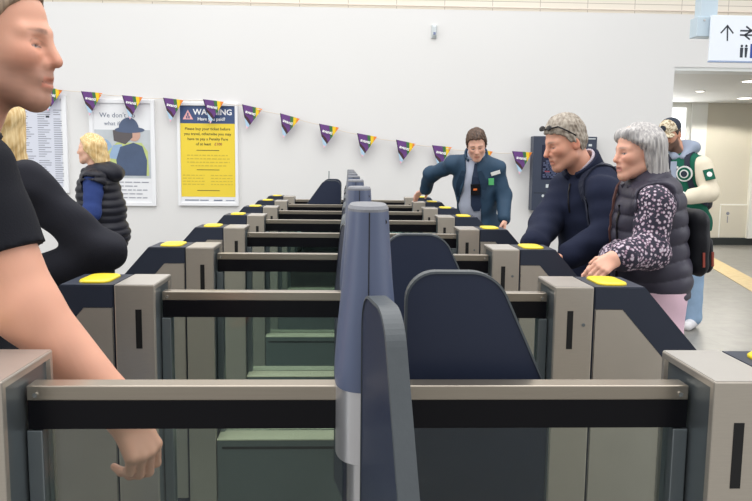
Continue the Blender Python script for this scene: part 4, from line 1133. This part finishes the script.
def backpack(name, label, body, jk, w, hgt, dep, dz, m, side=(1,), vox=.006, bulge=.3, back=.16, strapw=.045, shift=0):
    e = empty(name, tuple(body.P+body.u*dz-body.f*(back+dep*.5))); tag(e, label, 'backpack'); bpy.context.view_layer.update()
    f, l, u = body.f, body.l, body.u; c = body.P+u*(dz+hgt/2)-f*(back+dep/2)+l*shift
    sh = Shape()
    def rb(cc, hx, hy, hz, r):
        def fn(P):
            D = P-cc; q = np.stack([np.abs(D@f)-hx+r, np.abs(D@l)-hy+r, np.abs(D@u)-hz+r], 1)
            return (np.sqrt((np.maximum(q, 0)**2).sum(1))+np.minimum(q.max(1), 0)-r).astype(np.float32)
        return fn
    sh._add(rb(c, dep/2, w/2, hgt/2, .06), c, max(w, hgt), .02, 'u'); sh.disp(folds(.005, 30, 40)); build('bag', sh, vox, m, e)
    c2 = c-f*dep*.45-u*hgt*.17; s2 = Shape(); s2._add(rb(c2, dep*.28, w*.40, hgt*.28, .035), c2, max(w, hgt), .02, 'u'); s2.disp(folds(.003, 40, 41)); build('front_pocket', s2, vox, m, e)
    for i in side:
        s_ = (1, -1)[i]; o = body.sh[i]*.42+(body.N-u*.03)*.58
        pts = [c+u*hgt*.42+f*dep*.45+l*s_*.07, o-f*.09+u*.03, o+u*.075, o+f*.09+u*.02, o+f*.14-u*.10+l*s_*.02, o+f*.12-u*.22+l*s_*.05, o+f*.03-u*.34+l*s_*.10, c+f*dep*.45-u*hgt*.35+l*s_*(w/2-.03)]
        # smooth the strap and lay it on the clothes
        P = [Vector(p) for p in pts]; out = []
        for a in range(len(P)-1):
            p0, p1, p2, p3 = P[max(a-1, 0)], P[a], P[a+1], P[min(a+2, len(P)-1)]
            for t in (0, .25, .5, .75):
                out.append(.5*((2*p1)+(-p0+p2)*t+(2*p0-5*p1+4*p2-p3)*t*t+(-p0+3*p1-3*p2+p3)*t**3))
        out.append(P[-1]); A = np.array([tuple(p) for p in out], np.float32)
        nr = np.zeros_like(A)
        for _ in range(6):
            d = jk.ev(A); g_ = np.stack([jk.ev(A+np.eye(3, dtype=np.float32)[k]*.006)-d for k in range(3)], 1); gn = g_/np.maximum(np.linalg.norm(g_, axis=1), 1e-6)[:, None]
            mv = np.clip(.007-d, -.02, .06)*(np.abs(d) < .2); A = A+gn*mv[:, None]; nr = gn
        ribbon('strap', 'strap_brown' if 'leather' in label else 'strap_dark', [tuple(a) for a in A], [tuple(n_) for n_ in nr], strapw, .008, e)
    return e, c, f, l, u
backpack('backpack', 'dark backpack worn by the grey-haired man, only its strap and edge showing', b, jk, .27, .40, .13, .12, 'strap_dark', (0,), back=.155, strapw=.034)

# --- woman with the grey bob
Y = 3.02
h = Head(Pt(636.5, 151.5, Y), (-1, -.2), 7, .84)
b = Body('person', 'woman with a grey bob, quilted gilet and floral sleeves at the second gate', Pt(650, 272, Y+.03), Pt(649, 190, Y+.02), (-.98, -.14),
    (Pt(655, 203, 2.85), Pt(645, 200, 3.19)), (Pt(650, 250, 2.82), Pt(632, 246, 3.2)), (Pt(616, 258, 2.70), Pt(606, 262, 2.86)), w=.92, d=.84, head=h, ank=((1.37, 2.93, .085), (1.37, 3.11, .085)))
b.body(.006, face_cols(h, rgb(222, 168, 144), brow=rgb(150, 130, 120), lid=.003, rosy=.4, lips=rgb(186, 112, 104)), hands=[
    (0, (-.78, -.30, -.42), (.1, .75, -.65), (-.2, .6, .5), dict(curl=.85, S=.86)), (1, (-.9, -.3, -.3), (0, -.6, -.8), (0, -.4, .8), dict(curl=.7, S=.92))], neck=.048, nose=1.0, hdvox=.003, headvox=.0032)
sh = Shape(); S = h.S
sh.ell(h.w(-.030, 0, .046), h.ax(), np.array((.106, .088, .096))*S, .02)
for l in (-1, 1):
    sh.cap(h.w(.000, l*.074, .03), h.w(-.028, l*.082, -.12), .038*S, .034*S, .04)
    sh.cap(h.w(-.045, l*.070, .03), h.w(-.085, l*.066, -.165), .052*S, .036*S, .05)
    sh.cap(h.w(.048, l*.050, .09), h.w(.030, l*.084, .0), .022*S, .015*S, .03)
sh.cap(h.w(-.08, 0, .02), h.w(-.12, 0, -.18), .062*S, .042*S, .05)
sh.cap(h.w(.066, .025, .092), h.w(.050, -.06, .075), .014*S, .018*S, .03)
sh.cuts((lambda h: lambda P: (lambda F, L, U: (F-np.interp(U, [-.2, -.06, .0, .03, .05, .066, .09], [-.02, .004, .014, .034, .066, .10, .17]))*.75*h.S)(*h.loc(P)).astype(np.float32))(h), .026)
def dsp(P, h=h):
    F, L, U = h.loc(P); a = np.arctan2(L, F+.03); return (.0020*np.sin(a*38+3*sn(P, 30, 2)+U*14)+.0018*sn(P, 60, 7)).astype(np.float32)
sh.disp(dsp); build('hair', sh, .0038, 'hair_bob', b.e)
sh = Shape(); b.torso(sh, .012)
for i in (0, 1):
    sh.cap(b.sh[i], b.el[i], .066, .074, .03); sh.cap(b.el[i], b.el[i]+(b.wr[i]-b.el[i])*.80, .072, .058, .03); sh.cap(b.el[i]+(b.wr[i]-b.el[i])*.80, b.wr[i]+(b.wr[i]-b.el[i])*.0, .052, .034, .02)
sh.disp(folds(.006, 42, 51)); sh.plane(b.P+b.u*.05, -b.u); build('blouse', sh, .0055, 'floral', b.e)
sh = Shape(); b.torso(sh, .030, .008)
sh.ell(b.P-b.u*.02, (b.f, b.l, b.u), (.135, .19, .17), .06)
b_ = b
sh.disp(lambda P: (-.010*np.sqrt(np.abs(np.sin(((P-b_.P)@b_.u)*PI/.068+.5*np.sin(((P-b_.P)@b_.l)*11+1)+.3*np.sin(((P-b_.P)@b_.f)*16))))+.008+.003*sn(P, 46, 19)).astype(np.float32))
for i in (0, 1):
    a, c = b.sh[i]+b.l*(.05, -.05)[i]+b.u*.03, b.sh[i]+(b.el[i]-b.sh[i])*.75+b.l*(.09, -.09)[i]
    sh._add((lambda a, c: lambda P: (lambda t: np.sqrt(((P-a-t[:, None]*(c-a))**2).sum(1))-.092)(np.clip(((P-a)@(c-a))/float((c-a)@(c-a)), 0, 1)))(a, c), (a+c)/2, .35, .012, 's')
sh.plane(b.P-b.u*.095, -b.u)
build('gilet', sh, .0055, 'gilet_grey', b.e); jk = sh
collar(b, h, 'gilet_grey', .076, .07, .012, .2, lift=.01, name='gilet_collar', lean=.12)
zp = onto(jk, [b.N-b.u*t+b.f*.05 for t in np.linspace(.05, .42, 12)], -b.f, .002); patch(b, 'zip', 'lens_dark', zp, .0045)
trousers(b, 'pink_trouser', .008, .012, r=(.092, .07, .06)); b.shoes('shoe_white')
e, c, f, l, u = backpack('backpack', 'black leather-look backpack with red-brown zip pulls on the grey-bobbed woman\'s back', b, jk, .26, .29, .085, -.03, 'bag_black', (1,), back=.135, strapw=.024)
for t in (-.05, .05):
    q = [c-f*.064+l*(.03+t*.7)+u*z for z in (-.02, -.085)]; ribbon('zip_pull', 'zip_red', q, -f, .010, .006, e)
    q = [c-f*(.005+t*.4)+l*.131+u*z for z in (-.03, -.09)]; ribbon('zip_pull', 'zip_red', q, l, .009, .006, e)

# --- young man in the varsity jacket
Y = 6.3
h = Head(Pt(670, 134, Y), (-.80, -.6), 22, .95)
b = Body('person', 'bearded young man in a green and cream varsity jacket and patterned cap looking down', Pt(686, 219, Y+.03), Pt(682, 156, Y), (-.66, -.75),
    (Pt(702, 167, 6.14), Pt(665, 165, 6.46)), (Pt(710, 193, 6.06), Pt(661, 191, 6.40)), (Pt(681, 198, 5.92), Pt(664, 198, 6.12)), w=1.08, d=1.05, head=h)
b.body(.0075, face_cols(h, rgb(206, 152, 124), beard=rgb(74, 54, 44), brow=rgb(60, 44, 36), lid=-.005), hands=[
    (0, (-.95, -.1, .15), (.2, -.4, .9), (0, -1, .2), dict(curl=.8)), (1, (-.9, -.5, .1), (.2, .2, 1), (0, 1, .2), dict(curl=.8))], neck=.060, jaw=1.06, hdvox=.004, headvox=.0045)
short_hair(h, 'hair_dark', b.e, .006, thick=.004, amp=.001)
# cap: pale patterned front and peak, dark back
def capmat():
    m, nt, p = nodes('cap_pattern'); p.inputs['Roughness'].default_value = .8
    tc = nt.nodes.new('ShaderNodeTexCoord'); nz = nt.nodes.new('ShaderNodeTexNoise'); nz.inputs['Scale'].default_value = 55; nz.inputs['Detail'].default_value = 3
    cr = nt.nodes.new('ShaderNodeValToRGB'); e = cr.color_ramp.elements; e[0].position = .42; e[0].color = (*rgb(150, 132, 104), 1); e[1].position = .52; e[1].color = (*rgb(214, 202, 176), 1)
    nt.links.new(tc.outputs['Object'], nz.inputs['Vector']); nt.links.new(nz.outputs['Fac'], cr.inputs[0]); nt.links.new(cr.outputs[0], p.inputs['Base Color']); M['cap_pattern'] = m
capmat(); cloth('cap_dark', rgb(52, 58, 70))
def cap_shape(front):
    sh = Shape(); S = h.S
    sh.ell(h.w(-.012, 0, .052), h.ax(), np.array((.116, .091, .092))*S, .01)
    sh.cuts(lambda P: ((lambda F, L, U: (.040-.10*np.maximum(-F, 0)-U)*S)(*h.loc(P))).astype(np.float32), .004)
    sh.cut(lambda P: ((lambda F, L, U: ((.012-F) if front else (F-.012))*S)(*h.loc(P))).astype(np.float32))
    if front:
        def peak(P):
            F, L, U = h.loc(P); r = np.sqrt(((F-.075)/.085)**2+(L/.082)**2)
            return (np.maximum(np.maximum((r-1)*.085, .05-F), np.abs(U-.050+.25*np.maximum(F-.09, 0)+7*L*L)-.005)*S*.8).astype(np.float32)
        sh._add(peak, h.w(.12, 0, .05), .13, .004, 'u')
    return sh
build('cap_front', cap_shape(True), .0045, 'cap_pattern', b.e); build('cap_back', cap_shape(False), .005, 'cap_dark', b.e)
q = Vector(h.w(.101, 0, .085)); bm = bmesh.new(); cyl(bm, q-Vector(h.f)*.006, q+Vector(h.f)*.006+Vector(h.u)*.002, .026, n=18); o = obj('cap_badge', bm, 'cap_dark'); o.parent = b.e; o.matrix_parent_inverse = b.e.matrix_world.inverted()
sh = Shape(); b.torso(sh, .024, .015); sh.ell(b.P-b.u*.03, (b.f, b.l, b.u), (.155, .20, .17), .05); sh.disp(folds(.006, 34, 61)); sh.plane(b.P-b.u*.11, -b.u)
build('jacket_body', sh, .007, 'varsity_green', b.e); jk = sh
for i in (0, 1):
    sl = Shape(); b.arm(sl, i, .018, (.062, .054, .042), .03, .90); sl.disp(folds(.007, 34, 62+i))
    sl.cap(b.sh[i], b.sh[i]+(b.el[i]-b.sh[i])*.2, .088, .084, .03)
    q = b.sh[i]+b.l*(-.035, .035)[i]; sl.plane(q, b.l*(-1, 1)[i])
    build('sleeve', sl, .007, 'varsity_cream', b.e)
    d = nv(b.wr[i]-b.el[i]); c0 = b.el[i]+(b.wr[i]-b.el[i])*.90
    for k in range(4):
        bm = bmesh.new(); tube(bm, [c0+d*(.017*k-.004), c0+d*(.017*k+.0125)], .054-.002*k, 18); o = obj('cuff_band', bm, ('varsity_green', 'white_trim')[k % 2], None, True); o.parent = b.e; o.matrix_parent_inverse = b.e.matrix_world.inverted()
# sleeve patch and chest emblem
q = b.sh[0]+(b.el[0]-b.sh[0])*.42; ax_ = nv(b.el[0]-b.sh[0]); s3 = Shape(); b.arm(s3, 0, .020, (.062, .054, .042), .03, .9)
dn = nv(b.l*.45+b.f*.6-V(0, .6, 0)); dn = nv(dn-ax_*(dn@ax_)); q = surf(s3, q+dn*.2, -dn)
ribbon('sleeve_patch', 'varsity_green', [q-ax_*.045+dn*.008, q+ax_*.045+dn*.008], dn, .078, .016, b.e)
bm = bmesh.new(); cyl(bm, q+dn*.010, q+dn*.0175, .022, n=16); o = obj('patch_disc', bm, 'white_trim'); o.parent = b.e; o.matrix_parent_inverse = b.e.matrix_world.inverted()
q = surf(jk, b.N-b.u*.135+b.l*.055+b.f*.3, -b.f)
for r, t, m in ((.066, .010, 'white_trim'), (.054, .013, 'varsity_green'), (.036, .016, 'white_trim'), (.026, .019, 'cap_dark')):
    bm = bmesh.new(); cyl(bm, q-b.f*.012, q+b.f*t, r, n=28); o = obj('chest_emblem', bm, m); o.parent = b.e; o.matrix_parent_inverse = b.e.matrix_world.inverted()
zp = onto(jk, [b.N-b.u*t+b.f*.05-b.l*.005 for t in np.linspace(.08, .42, 7)], -b.f, -.004)
ribbon('hoodie_front', 'hoodie_grey', onto(jk, [b.N-b.u*t+b.f*.05-b.l*.035 for t in np.linspace(.03, .5, 8)], -b.f, .002), [b.f]*8, .05, .012, b.e)
for p in zp: 
    bm = bmesh.new(); cyl(bm, p-b.f*.004, p+b.f*.004, .010, n=12); o = obj('press_stud', bm, 'white_trim'); o.parent = b.e; o.matrix_parent_inverse = b.e.matrix_world.inverted()
sh = Shape(); hc = b.N-b.f*.075+b.u*.055
sh.ell(hc, (nv(b.f+b.u*.35), b.l, nv(b.u-b.f*.35)), (.10, .135, .075), .03)
for l in (-1, 1): sh.cap(b.N+b.f*.085+b.l*.035*l+b.u*.0, b.N-b.f*.04+b.l*.085*l+b.u*.06, .028, .042, .04)
sh.disp(folds(.005, 40, 71)); build('hood', sh, .007, 'hoodie_grey', b.e)
trousers(b, 'jeans_light', .008, .014, r=(.092, .07, .062)); b.shoes('shoe_white')
c = (b.wr[0]+b.wr[1])/2+nv(V(-.7, -.5, .25))*.10
ph = empty('mobile_phone', tuple(c)); tag(ph, 'dark mobile phone held by the young man in the cap', 'phone'); bpy.context.view_layer.update()
u2 = nv(V(-.5, -.35, .6)); ribbon('phone_case', 'phone_black', [c-u2*.07, c+u2*.07], nv(V(.6, .45, .7)), .072, .009, ph)
backpack('backpack', 'black backpack worn by the young man in the varsity jacket', b, jk, .31, .46, .16, .03, 'bag_black', (0, 1), back=.15, vox=.007)
# ------------------------------------------------------------------ light
w = bpy.data.worlds.new('station_daylight'); SC.world = w; w.use_nodes = True
nt = w.node_tree; bg = nt.nodes['Background']
tc = nt.nodes.new('ShaderNodeTexCoord'); sp = nt.nodes.new('ShaderNodeSeparateXYZ'); cr = nt.nodes.new('ShaderNodeValToRGB')
nt.links.new(tc.outputs['Generated'], sp.inputs[0])
mr = nt.nodes.new('ShaderNodeMapRange'); mr.inputs['From Min'].default_value = -1
nt.links.new(sp.outputs['Z'], mr.inputs['Value']); nt.links.new(mr.outputs[0], cr.inputs[0])
e = cr.color_ramp.elements
e[0].position = .45; e[0].color = (.55, .55, .55, 1)
e[1].position = .85; e[1].color = (1.0, 1.0, 1.02, 1)
x = cr.color_ramp.elements.new(.6); x.color = (.8, .8, .8, 1)
nt.links.new(cr.outputs[0], bg.inputs['Color'])
bg.inputs['Strength'].default_value = 1.0
def area(name, loc, rot, sx, sy, power, col=(1, 1, 1)):
    l = bpy.data.lights.new(name, 'AREA'); l.shape = 'RECTANGLE'; l.size = sx; l.size_y = sy; l.energy = power; l.color = col
    o = bpy.data.objects.new(name, l); C.objects.link(o); o.location = loc; o.rotation_euler = rot
    return o
area('rooflight', (0, 3, 6), (0, 0, 0), 7, 9, 420, (1, .99, .97))
area('side_window', (9, 1, 3.2), (0, math.radians(75), 0), 3, 6, 140, (.92, .96, 1))
area('left_window', (-9, 2, 3.2), (0, math.radians(-75), 0), 3, 6, 220, (.92, .96, 1))
area('far_room_window', (5.5, 13.1, 1.4), (math.radians(-90), 0, 0), 1.0, 2.2, 28, (.95, .98, 1))
SC.view_settings.view_transform = 'Standard'; SC.view_settings.look = 'None'
SC.view_settings.exposure = 0.08; SC.view_settings.gamma = 1; SC.view_settings.use_curve_mapping = False
